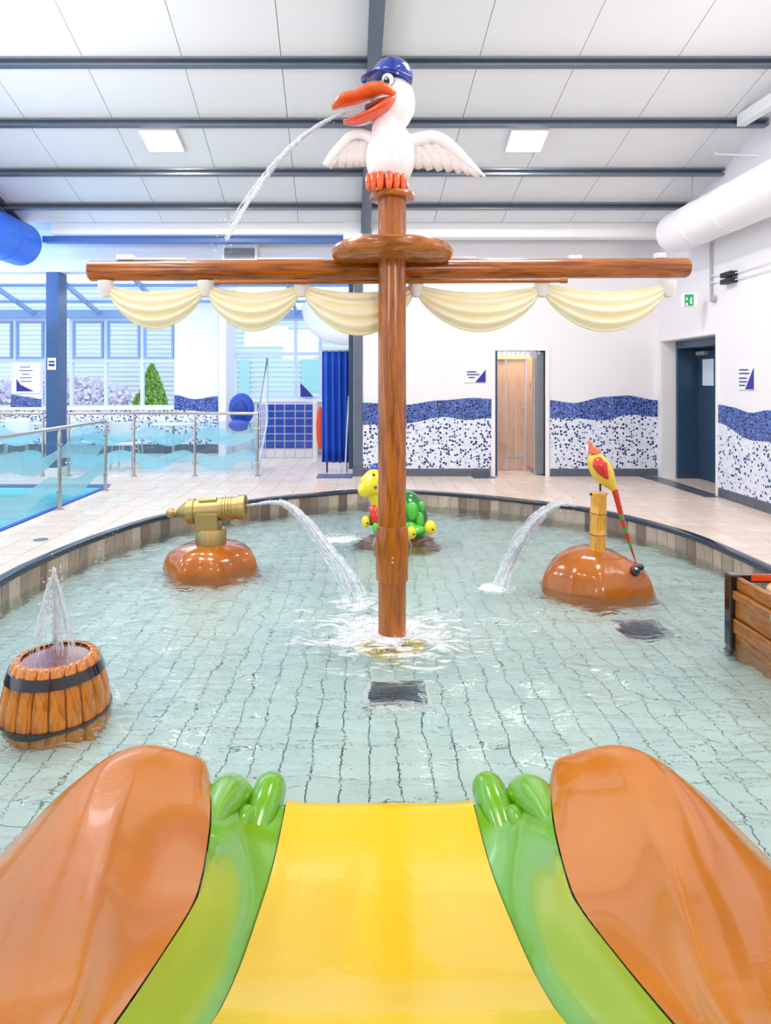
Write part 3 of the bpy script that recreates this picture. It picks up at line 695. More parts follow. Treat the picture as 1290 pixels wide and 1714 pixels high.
# poster left
po = MB().box(px(27, YW), px(70, YW), YW-.085, YW-.06, pz(658, YW), pz(608, YW)).build('poster', 'white'); tag(po, 'white poster with blue corner on the pier left of the blue column', 'poster')
MB().prism([(px(31, YW), YW-.088, pz(655, YW)), (px(60, YW), YW-.088, pz(655, YW)), (px(38, YW), YW-.088, pz(644, YW)), (px(31, YW), YW-.088, pz(634, YW))], (0, .002, 0)).build('blue_corner', 'navy', po)
tl = MB()
for k, (a, b) in enumerate([(37, 54), (36, 58), (40, 52), (37, 56), (38, 56)]): tl.box(px(a, YW), px(b, YW), YW-.087, YW-.085, pz(615+k*6, YW), pz(613.8+k*6, YW))
tl.build('print', 'navy', po)
sg = MB().prism([(px(503, YW), YW-.05, pz(664, YW)), (px(525, YW), YW-.05, pz(664, YW)), (px(513, YW), YW-.05, pz(651, YW)), (px(503, YW), YW-.05, pz(641, YW))], (0, .01, 0)).build('window_sign', 'navy')
tag(sg, 'small blue triangular sign on the window above the blue tiles', 'sign')
# blue tiled tank wall
YB = 13.6
bt = struct(MB().box(px(430, YB), px(524, YB), YB, YB+.6, 0, pz(676, YB)).build('wall_blue_tiled', 'grout'))
cols = [430, 444, 460, 476, 494, 510, 523.5]; rws = [676, 688, 700, 713, 726, 738, 751]
for a, b in zip(cols, cols[1:]):
    for c, d in zip(rws, rws[1:]):
        MB().box(px(a, YB)+.012, px(b, YB)-.012, YB-.012, YB, pz(d, YB)+.012, pz(c, YB)-.012).build('tile', 'btile', bt)
    MB().box(px(a, YB)+.006, px(b, YB)-.006, YB-.012, YB, .005, pz(752, YB)-.008).build('tile', 'btilew', bt)
# exterior
g_ = MB().add([(-30, YW+.2, -.1), (20, YW+.2, -.1), (20, 40, -.1), (-30, 40, -.1)], [(0, 1, 2, 3)]).build('ground_outside', 'ground'); struct(g_)
ho = thing('neighbour_house', 'pale house with ribbed siding beyond the left windows', 'building', (-8.5, 20, -.1))
MB().box(-15, -4.2, 20, 24, -.1, 4.6).build('wall', 'house', ho)
for k in range(26): MB().box(-15, -4.2, 19.93, 20, .9+k*.14, .97+k*.14).build('siding_board', mat('siding_edge', (234, 243, 248), .8), ho)
h2 = thing('garden_shed', 'pale green shed beyond the window above the blue tiles', 'shed', (-1.5, 19, -.1))
MB().box(-3.9, 1.5, 19, 22, -.1, 3.6).build('wall', mat('shed_pale_green', (242, 252, 252), .8), h2)
for k in range(22): MB().box(-3.9, 1.5, 18.94, 19, .6+k*.14, .66+k*.14).build('board', mat('shed_edge', (222, 242, 244), .8), h2)
MB().box(-1.95, -1.3, 18.9, 18.95, 1.3, 2.2).build('window', mat('teal_window', (160, 222, 226), .3), h2)
MB().box(-3.75, -3.45, 18.9, 18.96, 0, 2.2).build('door_post', mat('teal_post', (185, 232, 240), .5), h2)
def blob(c, r, n, m, name, label, cat, leaf=.05):
    mb = MB()
    for k in range(n):
        a = random.uniform(0, 2*PI); h = random.random(); rr = r[0]*(1-h**1.6)**.8*math.sqrt(random.uniform(.3, 1)) if r[3] else r[0]*math.sqrt(random.random())
        p = Vector((c[0]+rr*math.cos(a), c[1]+r[1]*rr/r[0]*math.sin(a), c[2]+r[2]*h*(1 if r[3] else math.sqrt(max(0, 1-(rr/r[0])**2)))))
        d = Vector((random.gauss(0, 1), random.gauss(0, 1), random.gauss(0, 1)+.7)).normalized(); e = d.orthogonal().normalized()
        L = leaf*random.uniform(.7, 1.5)
        mb.add([p-e*L*.5, p+d*L, p+e*L*.5, p-d*L*.6], [(0, 1, 2, 3)])
    return mb
cf = thing('conifer_bush', 'bright green cone-shaped conifer outside the left window', 'bush', (px(254, 15.6), 15.6, -.1))
blob((px(254, 15.6), 15.6, .4), (.46, .46, pz(612, 15.6)-.4, 1), 3500, 'leaf', '', '', '', .06).build('foliage', 'leaf', cf)
blob((px(234, 15.6), 15.5, .4), (.26, .3, .85, 1), 900, 'leaf', '', '', '', .06).build('foliage', 'leaf', cf)
MB().loft([(px(254, 15.6), 15.6, -.1), (px(254, 15.6), 15.6, 1.6)], [.05, .02], 8).build('stem', 'rockd', cf)
hd = blob((-8.3, 17.2, .5), (2.6, .8, 1.3, 0), 7000, 'hedge', '', '', '', .09).build('hedge', 'hedge'); tag(hd, 'pale lilac flowering hedge outside the left windows', 'hedge')

# ================================================================== RAILINGS
def clampb(p, dx, dy, parent):
    MB().loft([Vector(p)-Vector((dx, dy, 0))*.05, Vector(p)+Vector((dx, dy, 0))*.05], .017, 10).build('glass_clamp', 'stain', parent, 'a')
def railing(label, posts, zr, free0, free1):
    a = Vector((*posts[0], 0)); b = Vector((*posts[-1], 0)); mid = (a+b)/2
    t = thing('glass_railing', label, 'railing', mid, 'pool railings')
    e0 = a + (a-b).normalized()*free0; e1 = b+(b-a).normalized()*free1
    MB().loft([(e0.x, e0.y, zr), (e1.x, e1.y, zr)], .024, 14).build('handrail', 'stain', t, 'a')
    d = (b-a).normalized()
    for x, y in posts:
        p = MB().loft([(x, y, 0), (x, y, zr-.09), (x, y, zr-.02)], [.024, .024, .012], 12).build('post', 'stain', t, 'a')
        MB().lathe((x, y, 0), [(.055, 0), (.055, .012), (.03, .018)], 16).build('base_plate', 'stain', p, 'a')
        for z in (.22, .80): clampb((x, y, z), d.x, d.y, t)
    for (x0, y0), (x1, y1) in zip(posts, posts[1:]):
        p0 = Vector((x0, y0, 0)); p1 = Vector((x1, y1, 0)); dd = (p1-p0).normalized(); nn = Vector((dd.y, -dd.x, 0)); p0 = p0+dd*.035; p1 = p1-dd*.035
        L = (p1-p0).length
        MB().prism([p0+Vector((0, 0, .07)), p1+Vector((0, 0, .07)), p1+Vector((0, 0, zr-.13)), p0+Vector((0, 0, zr-.13))], nn*.008).build('glass_panel', 'rail_glass', t)
        for (zc, h, ph) in ((.66, .24, 0.3), (.27, .26, 2.3)):
            n = 16; top = []; bot = []
            for k in range(n+1):
                s = k/n; q = p0+dd*(L*s)-nn*.003
                top.append(q+Vector((0, 0, zc+h*.5*(.55+.45*math.sin(PI*s)) + .07*math.sin(2*PI*s+ph)))); bot.append(q+Vector((0, 0, zc-h*.5*(.6+.3*math.sin(PI*s+.4)) + .06*math.sin(2*PI*s+ph+.5))))
            MB().grid([bot, top]).build('frosted_wave', 'frost', t, solid=.003)
    return t
railing('stainless glass railing in front of the larger pool, running toward the camera', [(-3.84, 5.3), (-3.84, 6.73), (-3.84, 8.15), (-3.84, 9.565)], 1.012, .1, .0)
railing('stainless glass railing between the blue column and the slanted handrail', [(-5.04, D+.02), (-3.94, D), (-2.92, D), (-1.875, D)], 1.05, .0, .02)
railing('stainless glass railing left of the blue column', [(-8.6, D), (-7.5, D), (-6.5, D), (-5.46, D)], 1.05, 0, .0)
# slanted stair rail
sr = thing('stair_railing', 'white slanted stair railing with thin vertical bars behind the glass railing', 'railing', (-1.86, 11.5, 0))
MB().loft([(-1.86, 11.05, 1.08), (-1.88, 12.1, 2.0), (-1.88, 12.1, .85), (-1.86, 11.05, .12)], .018, 10).build('handrail', 'lblue', sr, 'a')
for k in range(1, 7):
    s = k/7; y = 11.05+1.05*s; MB().loft([(-1.87, y, .12+.73*s), (-1.87, y, 1.08+.92*s)], .006, 6).build('bar', 'white', sr)
# ================================================================== FURNITURE BEHIND RAIL
def chair(x, y, rz_, label, m='white', grp='cafe chairs'):
    t = thing('cafe_chair', label, 'chair', (x, y, 0), grp); R = Matrix.Rotation(rz_, 3, 'Z')
    def T(p): return Vector((x, y, 0))+R@Vector(p)
    MB().obox(T((0, 0, .45)), (.44, .44, .035), R).build('seat', m, t, bevel=.012)
    rows = [[T((-.21+.42*s, .2+.04*h-.03*math.sin(PI*s)*-1, .5+.36*h)) for s in np.linspace(0, 1, 7)] for h in np.linspace(0, 1, 5)]
    MB().grid(rows).build('backrest', m, t, solid=.02, smooth=True)
    for sx in (-1, 1):
        for sy in (-1, 1): MB().loft([T((sx*.2, sy*.2, 0)), T((sx*.17, sy*.17, .44))], .013, 8).build('leg', 'stain', t)
def table(x, y, label):
    t = thing('cafe_table', label, 'table', (x, y, 0))
    MB().lathe((x, y, .72), [(.40, 0), (.42, .015), (.40, .03)], 32).build('tabletop', 'white', t, 'a')
    MB().loft([(x, y, .03), (x, y, .72)], .03, 12).build('leg', 'stain', t); MB().lathe((x, y, 0), [(.22, 0), (.22, .02), (.05, .04)], 24).build('base', 'stain', t)
chair(px(210, 12.0), 12.0, PI, 'white chair with square back right of the blue column')
chair(px(140, 12.3), 12.3, 2.6, 'white chair close beside the blue column')
chair(px(28, 12.6), 12.6, .4, 'white chair at the far left behind the railing')
chair(px(222, 13.6), 13.6, -1.2, 'white chair facing the mosaic wall, farther from the railing')
table(px(75, 13.3), 13.4, 'white round table left of the blue column behind railing')
table(px(285, 12.9), 13.1, 'white round table right of the window with the conifer')
bc = thing('high_chair', 'blue rounded high chair standing behind the glass railing', 'chair', (px(404, 12.2), 12.2, 0))
X0 = px(404, 12.2); z0 = pz(700, 12.2)
MB().ball((X0, 12.2, z0+.17), (.24, .10, .30)).build('backrest', 'curtain', bc, True)
MB().ball((X0-.02, 12.1, z0-.12), (.2, .16, .12)).build('seat', 'curtain', bc, True)
MB().ball((X0-.02, 12.11, z0+.14), (.15, .06, .2)).build('cushion', mat('deep_blue', (24, 60, 160), .4), bc, True)
for sx in (-1, 1):
    for sy in (-1, 1): MB().loft([(X0+sx*.25, 12.15+sy*.2, 0), (X0+sx*.15, 12.15+sy*.1, z0-.1)], .018, 8).build('leg', 'lblue', bc)
# blue folded cover
YC = 11.35
cv = thing('folded_pool_cover', 'tall folded blue cover hanging on a frame beside the steel column', 'cover', (px(565, YC), YC, 0))
xa, xb = px(539, YC), px(588, YC); rows = []
for z in np.linspace(pz(774, YC), pz(588, YC), 8):
    rows.append([(xa+(xb-xa)*s, YC-.0+.05*math.sin(s*2*PI*4.5+.3*z)*(1-.2*z/2), z) for s in np.linspace(0, 1, 60)])
MB().grid(rows).build('fabric', 'curtain', cv, True, solid=.012)
MB().loft([(xa, YC, pz(587, YC)), (xb, YC, pz(587, YC))], .02, 10).build('top_rail', 'greyp', cv)
MB().loft([(xa+.08, YC+.08, 0), (xa+.08, YC+.08, 2.05)], .015, 8).build('stand_pole', 'blackm', cv)
MB().loft([(xb-.08, YC+.08, 0), (xb-.08, YC+.08, 2.15)], .015, 8).build('stand_pole', 'stain', cv)
mt = MB().box(px(532, 11.1), px(590, 11.1), 10.75, 11.2, 0, .012).build('floor_mat', mat('blue_grey_mat', (92, 108, 156), .4, var=.2, scale=12)); tag(mt, 'blue grey rubber mat under the folded blue cover', 'mat')
for (ua, va, ub, vb, m, lab) in ((567, 792, 580, 655, 'yellow', 'yellow pool pole leaning against the blue cover'), (577, 794, 584, 660, 'white', 'white pool pole leaning against the blue cover')):
    a = PZ(ua, va, 0.0); yb = a.y+.12; b = P(ub, vb, a.y+.1)
    t = thing('pool_pole', lab, 'pole', (a.x, a.y, 0), 'leaning poles')
    MB().loft([a, a.lerp(b, .55)], .012, 8).build('lower_shaft', 'white', t); MB().loft([a.lerp(b, .55), b], .014, 8).build('upper_shaft', m, t)
    MB().ball(b, .03).build('tip', 'blackm', t, True)
lb = thing('rescue_board', 'red and white rescue board standing left of the blue cover', 'rescue board', (px(531, 12.6), 12.6, 0))
MB().box(px(524, 12.6), px(531, 12.6), 12.6, 12.68, .03, pz(672, 12.6)).build('white_board', 'white', lb, bevel=.02)
MB().ball((px(535.5, 12.55), 12.55, pz(716, 12.55)), (.075, .05, .42)).build('red_float', 'red', lb, True)
# white inflated duct in the annex
ad_ = MB().loft(catmull([P(520, 512, 13.8), P(528, 540, 13.6), P(556, 558, 13.2), P(600, 562, 12.7)], 5), .20, 20).build('annex_duct', 'duct', None, 'a'); tag(ad_, 'white bent air duct below the glazed roof by the annex window', 'duct')
# grille
gt = thing('wall_vent', 'white vent housing with dark slatted grille on the bulkhead', 'vent', (px(400, D), D-.1, 3.55))
MB().box(px(374, D), px(432, D), D-.12, D, pz(437, D), pz(412, D)).build('housing', 'white', gt)
MB().box(px(366, D), px(436, D), D-.2, D, pz(412, D), pz(409, D)).build('hood', 'frame', gt)
MB().box(px(378, D), px(428, D), D-.123, D-.118, pz(435, D), pz(417, D)).build('backing', 'door', gt)
for k in range(7): MB().box(px(378, D), px(428, D), D-.14, D-.123, pz(434.5-2.6*k, D), pz(433.4-2.6*k, D)).build('slat', 'greyp', gt)

# ================================================================== DUCTS
def duct(pts, r, m, name, label, seams_=6):
    t = thing(name, label, 'duct', pts[0])
    pp = catmull(pts, 8); MB().loft(pp, r, 32, up=(0, 0, 1)).build('tube', m, t, 'a')
    for k in range(1, seams_):
        i = int(len(pp)*k/seams_); d = (pp[min(i+1, len(pp)-1)]-pp[i-1]).normalized()
        MB().loft([pp[i]-d*.012, pp[i]+d*.012], r+.006, 32, up=(0, 0, 1)).build('seam', m, t, 'a')
    return t
duct([(4.42, 3.0, 3.72), (4.42, 5.5, 3.72), (4.42, 8.0, 3.72), (4.40, 9.4, 3.72)], .29, 'duct', 'air_duct', 'large white round air duct along the right wall')
MB_ = MB().ball((4.40, 9.4, 3.72), (.29, .25, .29)).build('end_cap', 'duct', bpy.data.objects['air_duct'], True)
duct([(-5.42, 6.0, 3.72), (-5.42, 8.6, 3.72), (-5.42, 10.2, 3.72)], .34, 'bduct', 'air_duct', 'bright blue round air duct at the upper left', 5)
for y in (6.6, 9.0):
    h = MB().loft([(4.42, y, 4.0), (4.42, y, ceil_z(y))], .006, 6).build('hanger_wire', 'stain', None); tag(h, 'thin wire holding the white duct, %s one' % ('nearer' if y < 8 else 'farther'), 'wire')
# ceiling lamps
def lamp(cx, cy, label, w=.46, d=.42):
    z = ceil_z(cy); R = Matrix.Rotation(-math.atan(.298), 3, 'X')
    t = thing('ceiling_light', label, 'light', (cx, cy, z), 'square ceiling lights')
    MB().obox((cx, cy, z-.03), (w, d, .05), R).build('housing', 'white', t)
    MB().obox((cx, cy, z-.06), (w-.04, d-.04, .012), R).build('diffuser', 'lamp', t)
    a = area('square_lamp_light', (cx, cy, z-.09), w-.05, d-.05, 85, WARM)
lamp(px(271, 8.3), 8.3, 'square lit ceiling light left of the mast'); lamp(px(881, 8.3), 8.3, 'square lit ceiling light right of the mast')
for (lx, ly) in [(-2.7, 5.0), (2.0, 5.0), (-2.7, 1.4), (2.0, 1.4)]:
    pass
# top right tray and conduit
ct = thing('cable_tray', 'white cable tray hanging at the upper right near ceiling', 'tray', (4.5, 7.5, 4.7))
a = P(1240, 202, 7.9); b = P(1330, 145, 6.9)
MB().beam(a, b, .10, .14).build('tray_body', 'white', ct)
cb = thing('conduit_bracket', 'thin white conduit running to the right wall below the tray', 'conduit', P(1197, 257, 8.6))
MB().loft([P(1197, 258, 8.6), P(1290, 261, 8.0), P(1330, 262, 7.8)], .012, 8).build('pipe', 'white', cb)
MB().loft([P(1198, 246, 8.6), P(1198, 260, 8.6)], .02, 8).build('joint', 'white', cb); MB().loft([P(1198, 250, 8.6), P(1228, 231, 8.6), P(1242, 209, 8.4)], .006, 6).build('hanger', 'white', cb)
# exit sign, conduits, signs on right wall
ex = thing('exit_sign', 'green and white emergency exit sign projecting from the right wall', 'sign', P(1155, 500, 9.4))
ye = 9.3
MB().box(px(1145, ye), px(1168, ye), ye, ye+.1, pz(514, ye), pz(490, ye)).build('housing', 'white', ex, bevel=.005)
MB().box(px(1145.5, ye), px(1160, ye), ye-.006, ye, pz(512, ye), pz(493, ye)).build('green_face', 'sgreen', ex)
MB().prism([(px(u, ye), ye-.008, pz(v, ye)) for u, v in ((1155, 509), (1154, 503), (1156, 497), (1157.5, 497), (1157, 504), (1158, 509))], (0, .002, 0)).build('figure', 'white', ex)
MB().prism([(px(u, ye), ye-.008, pz(v, ye)) for u, v in ((1147, 511), (1147, 507), (1150.5, 507), (1150.5, 511))], (0, .002, 0)).prism([(px(u, ye), ye-.008, pz(v, ye)) for u, v in ((1147, 502), (1149, 497), (1151, 502))], (0, .002, 0)).build('arrow', 'white', ex)
MB().lathe((XR-.06, 9.15, pz(501, 9.2)), [(.05, 0), (.05, .1)], 16, axis=(1, 0, 0)).build('junction_box', 'greyp', ex)
zz = ye
cd = thing('wall_conduit', 'grey conduit with two black clips on the right wall', 'conduit', (XR-.03, 9.2, 3))
MB().loft([(XR-.03, 9.22, pz(496, 9.22)), (XR-.03, 9.22, pz(405, 9.22))], .018, 8).build('riser', 'greyp', cd)
for v in (459, 470):
    MB().loft([(XR-.03, 9.22, pz(v+3, 9.22)), (XR-.04, 8.95, pz(v+3, 8.95)+.02), (XR-.03, 8.7, pz(v, 8.7)), (XR-.03, 5.5, pz(v, 8.7)+.02)], .010, 8).build('cable', 'white', cd)
    MB().box(XR-.1, XR, 8.6, 8.85, pz(v+4, 8.7), pz(v-4, 8.7)).build('black_clip', 'blackm', cd)
def sign(name, label, corners, tri, lines, nrm):
    s = MB().prism(corners, nrm).build(name, 'white'); tag(s, label, 'sign', 'white and blue information signs')
    MB().prism(tri, Vector(nrm)*-.15).build('blue_corner', 'navy', s)
    m = MB()
    for l in lines: m.prism(l, Vector(nrm)*-.15)
    m.build('print', 'navy', s)
    return s
yd = D-.02
c = lambda u, v: (px(u, yd), yd-.001, pz(v, yd))
sign('wall_sign', 'white sign with blue corner left of the back doorway', [(x, yd, z) for x, _, z in (c(776, 640), c(813, 640), c(813, 618), c(776, 618))],
     [c(795, 640), c(812.5, 640), c(812.5, 618.5)], [[c(a, v+2), c(b, v+2), c(b, v), c(a, v)] for a, b, v in ((781, 797, 621.5), (781, 802, 626), (784, 794, 631))], (0, .02, 0))
def r_(u, v): y = 4.80*F/(u-CX); return (4.799, y, pz(v, y))
sign('wall_sign', 'white sign with blue corner on the right wall beside the doorway', [(4.80, y, z) for _, y, z in (r_(1235, 652), r_(1262, 652), r_(1262, 614), r_(1235, 614))],
     [r_(1247, 651.5), r_(1261.5, 651.5), r_(1261.5, 615)], [[r_(a, v+2.2), r_(b, v+2.2), r_(b, v), r_(a, v)] for a, b, v in ((1237, 1252, 618), (1237, 1254, 624), (1237, 1250, 632), (1237, 1250, 638), (1237, 1247, 644))], (.02, 0, 0))

# ================================================================== THE MAST
mz = lambda v: pz(v, MY)
t = thing('pirate_mast', 'tall varnished wooden ship mast with crossbeam standing in the pool', 'mast', (MX, MY, WZ-depth(MY)))
MB().lathe((MX, MY, WZ-depth(MY)), [(.1, 0), (.1, mz(322)-WZ+depth(MY))], 40).build('pole', 'mast', t, 'a')
z0, z1 = mz(970), mz(880)
MB().lathe((MX, MY, z0), [(.1, -.005), (.113, 0), (.116, .02), (.116, z1-z0-.05), (.108, z1-z0), (.1, z1-z0+.005)], 40).build('sleeve', 'mast', t, 'a')
for v in (927, 934.5): MB().ball((MX, MY-.117, mz(v)), (.009, .005, .009), 10, 6).build('screw', 'stain', t, True)
for k in range(3):
    q = MX+[-.123, .123, .12][k]
MB().loft([(MX-.116, MY, z1-.08), (MX-.135, MY-.02, z1-.14), (MX-.116, MY, z1-.22)], .005, 6).loft([(MX+.116, MY, z1-.08), (MX+.135, MY-.02, z1-.14), (MX+.116, MY, z1-.22)], .005, 6).build('lug_ring', 'stain', t)
MB().lathe((MX, MY, WZ-depth(MY)), [(.24, 0), (.23, .03), (.17, .06), (.11, .08)], 32).build('foot_flange', 'bird_y', t, 'a')
# platform
zc = 2.505
MB().lathe((MX, MY, zc), [(.1, -.06), (.36, -.06), (.405, -.05), (.43, -.02), (.432, .01), (.41, .045), (.36, .06), (.1, .062)], 64).build('platform', 'disc', t, 'a')
MB().lathe((MX, MY, mz(330)), [(.1, -.022), (.155, -.02), (.163, 0), (.155, .02), (.1, .022)], 40).build('cap_disc', 'disc', t, 'a')
SY = MY+.15; pxs = lambda u: px(u, SY)
zsp = pz(451, SY)
MB().loft([(pxs(150), SY, zsp-.012), (pxs(152.5), SY, zsp-.012), (pxs(1147), SY, zsp+.012), (pxs(1151), SY, zsp+.012)], [.066, .075, .072, .064], 32).build('crossbeam', 'spar', t, 'a')
RY = SY-.10
MB().loft([(px(360, RY), RY, pz(473, RY)), (px(948, RY), RY, pz(469.5, RY))], .016, 12).build('lower_rod', 'spar', t, 'a')
MB().loft([(px(938, RY), RY, pz(469.5, RY)), (px(949, RY), RY, pz(469.5, RY))], .021, 12).loft([(px(359, RY), RY, pz(473, RY)), (px(366, RY), RY, pz(473, RY))], .021, 12).build('rod_end', 'spar', t, 'a')
# fittings on top of the crossbeam
for (a, b, vv, hh) in ((196, 224, 434, .03), (226, 312, 434.5, .008), (432, 540, 434, .008), (742, 796, 433, .010), (950, 972, 432.5, .02), (1096, 1112, 431, .03)):
    MB().box(pxs(a), pxs(b), SY-.03, SY+.03, pz(vv+2, SY), pz(vv, SY)+hh).build('top_fitting', 'white', t, bevel=.004)
# sails
sw = [(180, 345, 548, 474), (345, 505, 552, 475), (505, 695, 559, 475), (695, 905, 553, 475), (905, 1115, 553, 472)]
for i, (ua, ub, vb, vt) in enumerate(sw):
    xa, xb = pxs(ua)-.01, pxs(ub)+.01; rows = []; zt_ = pz(vt, SY); bs = (vb-vt-20)*SY/F; nT = 40
    for j in range(nT+1):
        tt = j/nT; r = []
        for k in range(41):
            s = k/40; a = 4*s*(1-s); sh = a**.8
            gather = .10*tt
            z = zt_-gather-(.075*(1-tt)+bs*tt)*(.35*a+.65*sh)
            fold = math.cos(tt*2*PI*3.6+.8)*.020*(a**.6)
            yy = SY-.015-.055*math.sin(PI*tt)*a**.5 - fold - .03*a
            xx = xa+(xb-xa)*s + .035*tt*(1-2*s)*(1 if abs(1-2*s) > .0 else 0)
            r.append((xx, yy, z))
        rows.append(r)
    MB().grid(rows).build('sail_swag', 'sail', t, True, solid=.012)
for u in (180, 345, 505, 695, 905, 1115):
    x = pxs(u); MB().lathe((x, SY-.035, pz(499, SY)), [(.010, 0), (.030, .008), (.046, .05), (.056, .10), (.054, .122)], 20).build('knot', 'knot', t, 'a')
# ================================================================== PELICAN
BY = MY
K = BY/F
pp_ = lambda u, v, dy=0.0: Vector(((u-CX)*K, BY+dy, H-(v-CY)*K))
cc = lambda a, b, dy=0.0: pp_(520+a/4.161, 80+b/4.161, dy)
t = thing('pelican_figure', 'white pelican figure in blue cap spouting water on top of the mast', 'statue', (MX, MY, mz(322)))
prof = [(650, 306, 24), (651, 296, 33), (652, 282, 39), (653, 262, 41), (653, 242, 38), (651, 226, 32), (650, 212, 27), (652, 203, 27), (656, 193, 32), (658, 180, 36), (657, 166, 36.5), (654, 152, 33), (652, 142, 26), (651, 135, 14), (650, 132, 3)]
pts = catmull([pp_(a, b) for a, b, r in prof], 4); rr = [v.x*K for v in catmull([(r, 0, 0) for a, b, r in prof], 4)]
MB().loft(pts, [(max(r, .004), max(r, .004)) for r in rr], 32).build('body', 'pel', t, True)
MB().loft(catmull([cc(590, 385, -.13), cc(500, 352, -.15), cc(430, 345, -.10), cc(330, 372, -.06), cc(220, 400, -.06), cc(150, 448, -.06)], 5),
          [(v.x*K/4.161, v.y*K/4.161) for v in catmull([(22, 20, 0), (36, 70, 0), (46, 110, 0), (42, 110, 0), (38, 95, 0), (10, 30, 0)], 5)], 24).build('upper_beak', 'orange', t, True)
MB().loft(catmull([cc(585, 395, -.13), cc(520, 455, -.13), cc(430, 500, -.08), cc(330, 530, -.06), cc(228, 540, -.06)], 5),
          [(v.x*K/4.161, v.y*K/4.161) for v in catmull([(18, 20, 0), (34, 80, 0), (30, 100, 0), (24, 90, 0), (10, 26, 0)], 5)], 24).build('lower_beak', 'orange2', t, True)
MB().loft([cc(560, 400, -.10), cc(480, 430, -.09), cc(390, 455, -.06)], [(12*K/4.161, .06), (28*K/4.161, .08), (16*K/4.161, .05)], 16).build('mouth_inside', 'mouth', t, True)
# eye
ex_, ez_ = cc(533, 290), cc(523, 305)
ec = cc(533, 290, -.150)
Rz = Matrix.Rotation(.15, 3, 'Z')
MB().ball(ec, (46*K/4.161, .012, 48*K/4.161), rot=Rz).build('eye_rim', 'blackm', t, True)
MB().ball(ec+Vector((0, -.003, 0)), (42*K/4.161, .012, 44*K/4.161), rot=Rz).build('eyeball', 'pel', t, True)
MB().ball(cc(523, 304, -.166), (22*K/4.161, .008, 30*K/4.161), rot=Rz).build('pupil', 'black', t, True)
MB().ball(cc(517, 292, -.174), (6*K/4.161, .004, 8*K/4.161)).build('eye_glint', 'pel', t, True)
# cap
Rc = Matrix.Rotation(math.radians(12), 3, 'Y')
MB().ball(cc(570, 205), (36*K*.95, 34*K, 31*K), 32, 20, rot=Rc, lo=-.25).build('cap_crown', 'cap', t, True)
MB().loft([cc(432, 196)+Vector((0, 0, 0)), cc(560, 212), cc(700, 258)], [(.02, .10), (.022, .165), (.02, .12)], 28).build('cap_band', 'cap', t, True)
MB().ball(cc(455, 222, -.03), (27*K, 30*K, .020), 28, 14, rot=Matrix.Rotation(math.radians(-8), 3, 'Y')).build('cap_brim', 'cap', t, True)
# wings
def wing(pts, rads, feathers, sgn):
    w = MB().loft(catmull([cc(*p) for p in pts], 5), [(v.x*K/4.161, v.y*K/4.161) for v in catmull([(a, b, 0) for a, b in rads], 5)], 20).build('wing', 'pel', t, True)
    for (x0, y0, x1, y1, r) in feathers:
        MB().loft([cc(x0, y0, .02), cc((x0*2+x1)/3, (y0*2+y1)/3, .005), cc((x0+2*x1)/3, (y0+2*y1)/3, .0), cc(x1, y1, .01)],
                  [(r*.8*K/4.161, .010), (r*1.25*K/4.161, .012), (r*1.2*K/4.161, .010), (r*.6*K/4.161, .006)], 12).build('feather', 'feather', w, True)
wing([(660, 660), (740, 640, .0), (840, 620), (930, 650), (1020, 725), (1110, 810), (1212, 898)],
     [(50, 40), (48, 36), (44, 30), (42, 26), (36, 22), (26, 16), (8, 6)],
     [(700, 690, 760, 840, 34), (760, 670, 830, 850, 34), (820, 660, 900, 855, 34), (880, 660, 970, 860, 34), (940, 690, 1040, 870, 32), (1000, 730, 1110, 880, 30), (1060, 790, 1170, 900, 24),
      (720, 660, 770, 770, 30), (790, 640, 840, 775, 30), (850, 640, 910, 770, 30), (920, 660, 990, 780, 28), (700, 640, 730, 740, 30)], 1)
wing([(430, 640), (390, 612), (330, 602), (270, 620), (210, 680), (150, 750), (100, 820)],
     [(40, 36), (36, 32), (32, 26), (32, 24), (32, 22), (30, 20), (22, 12)],
     [(190, 700, 130, 835, 26), (240, 670, 210, 832, 28), (290, 650, 270, 830, 28), (330, 640, 320, 825, 28), (370, 650, 365, 825, 28), (400, 660, 405, 830, 26), (250, 640, 250, 760, 30), (310, 630, 300, 760, 30), (370, 630, 360, 760, 30)], -1)
for k, (a, w_) in enumerate([(400, 19), (438, 24), (482, 26), (540, 26), (590, 25), (636, 21)]):
    dy = -.13+.05*abs(a-520)/120
    q = MB().loft(catmull([cc(a, 900, dy+.03), cc(a, 915, dy), cc(a, 965, dy-.03), cc(a, 1010, dy-.03), cc(a, 1032, dy-.02)], 3),
              [v.x*K/4.161 for v in catmull([(w_*.5, 0, 0), (w_, 0, 0), (w_*1.05, 0, 0), (w_*.75, 0, 0), (w_*.2, 0, 0)], 3)], 14).build('toe', 'orange', t, True)
MB().lathe((MX, MY, mz(322)-.0), [(.10, 0), (.12, .03), (.11, .09), (.07, .13)], 24).build('foot_base', 'orange2', t, 'a')
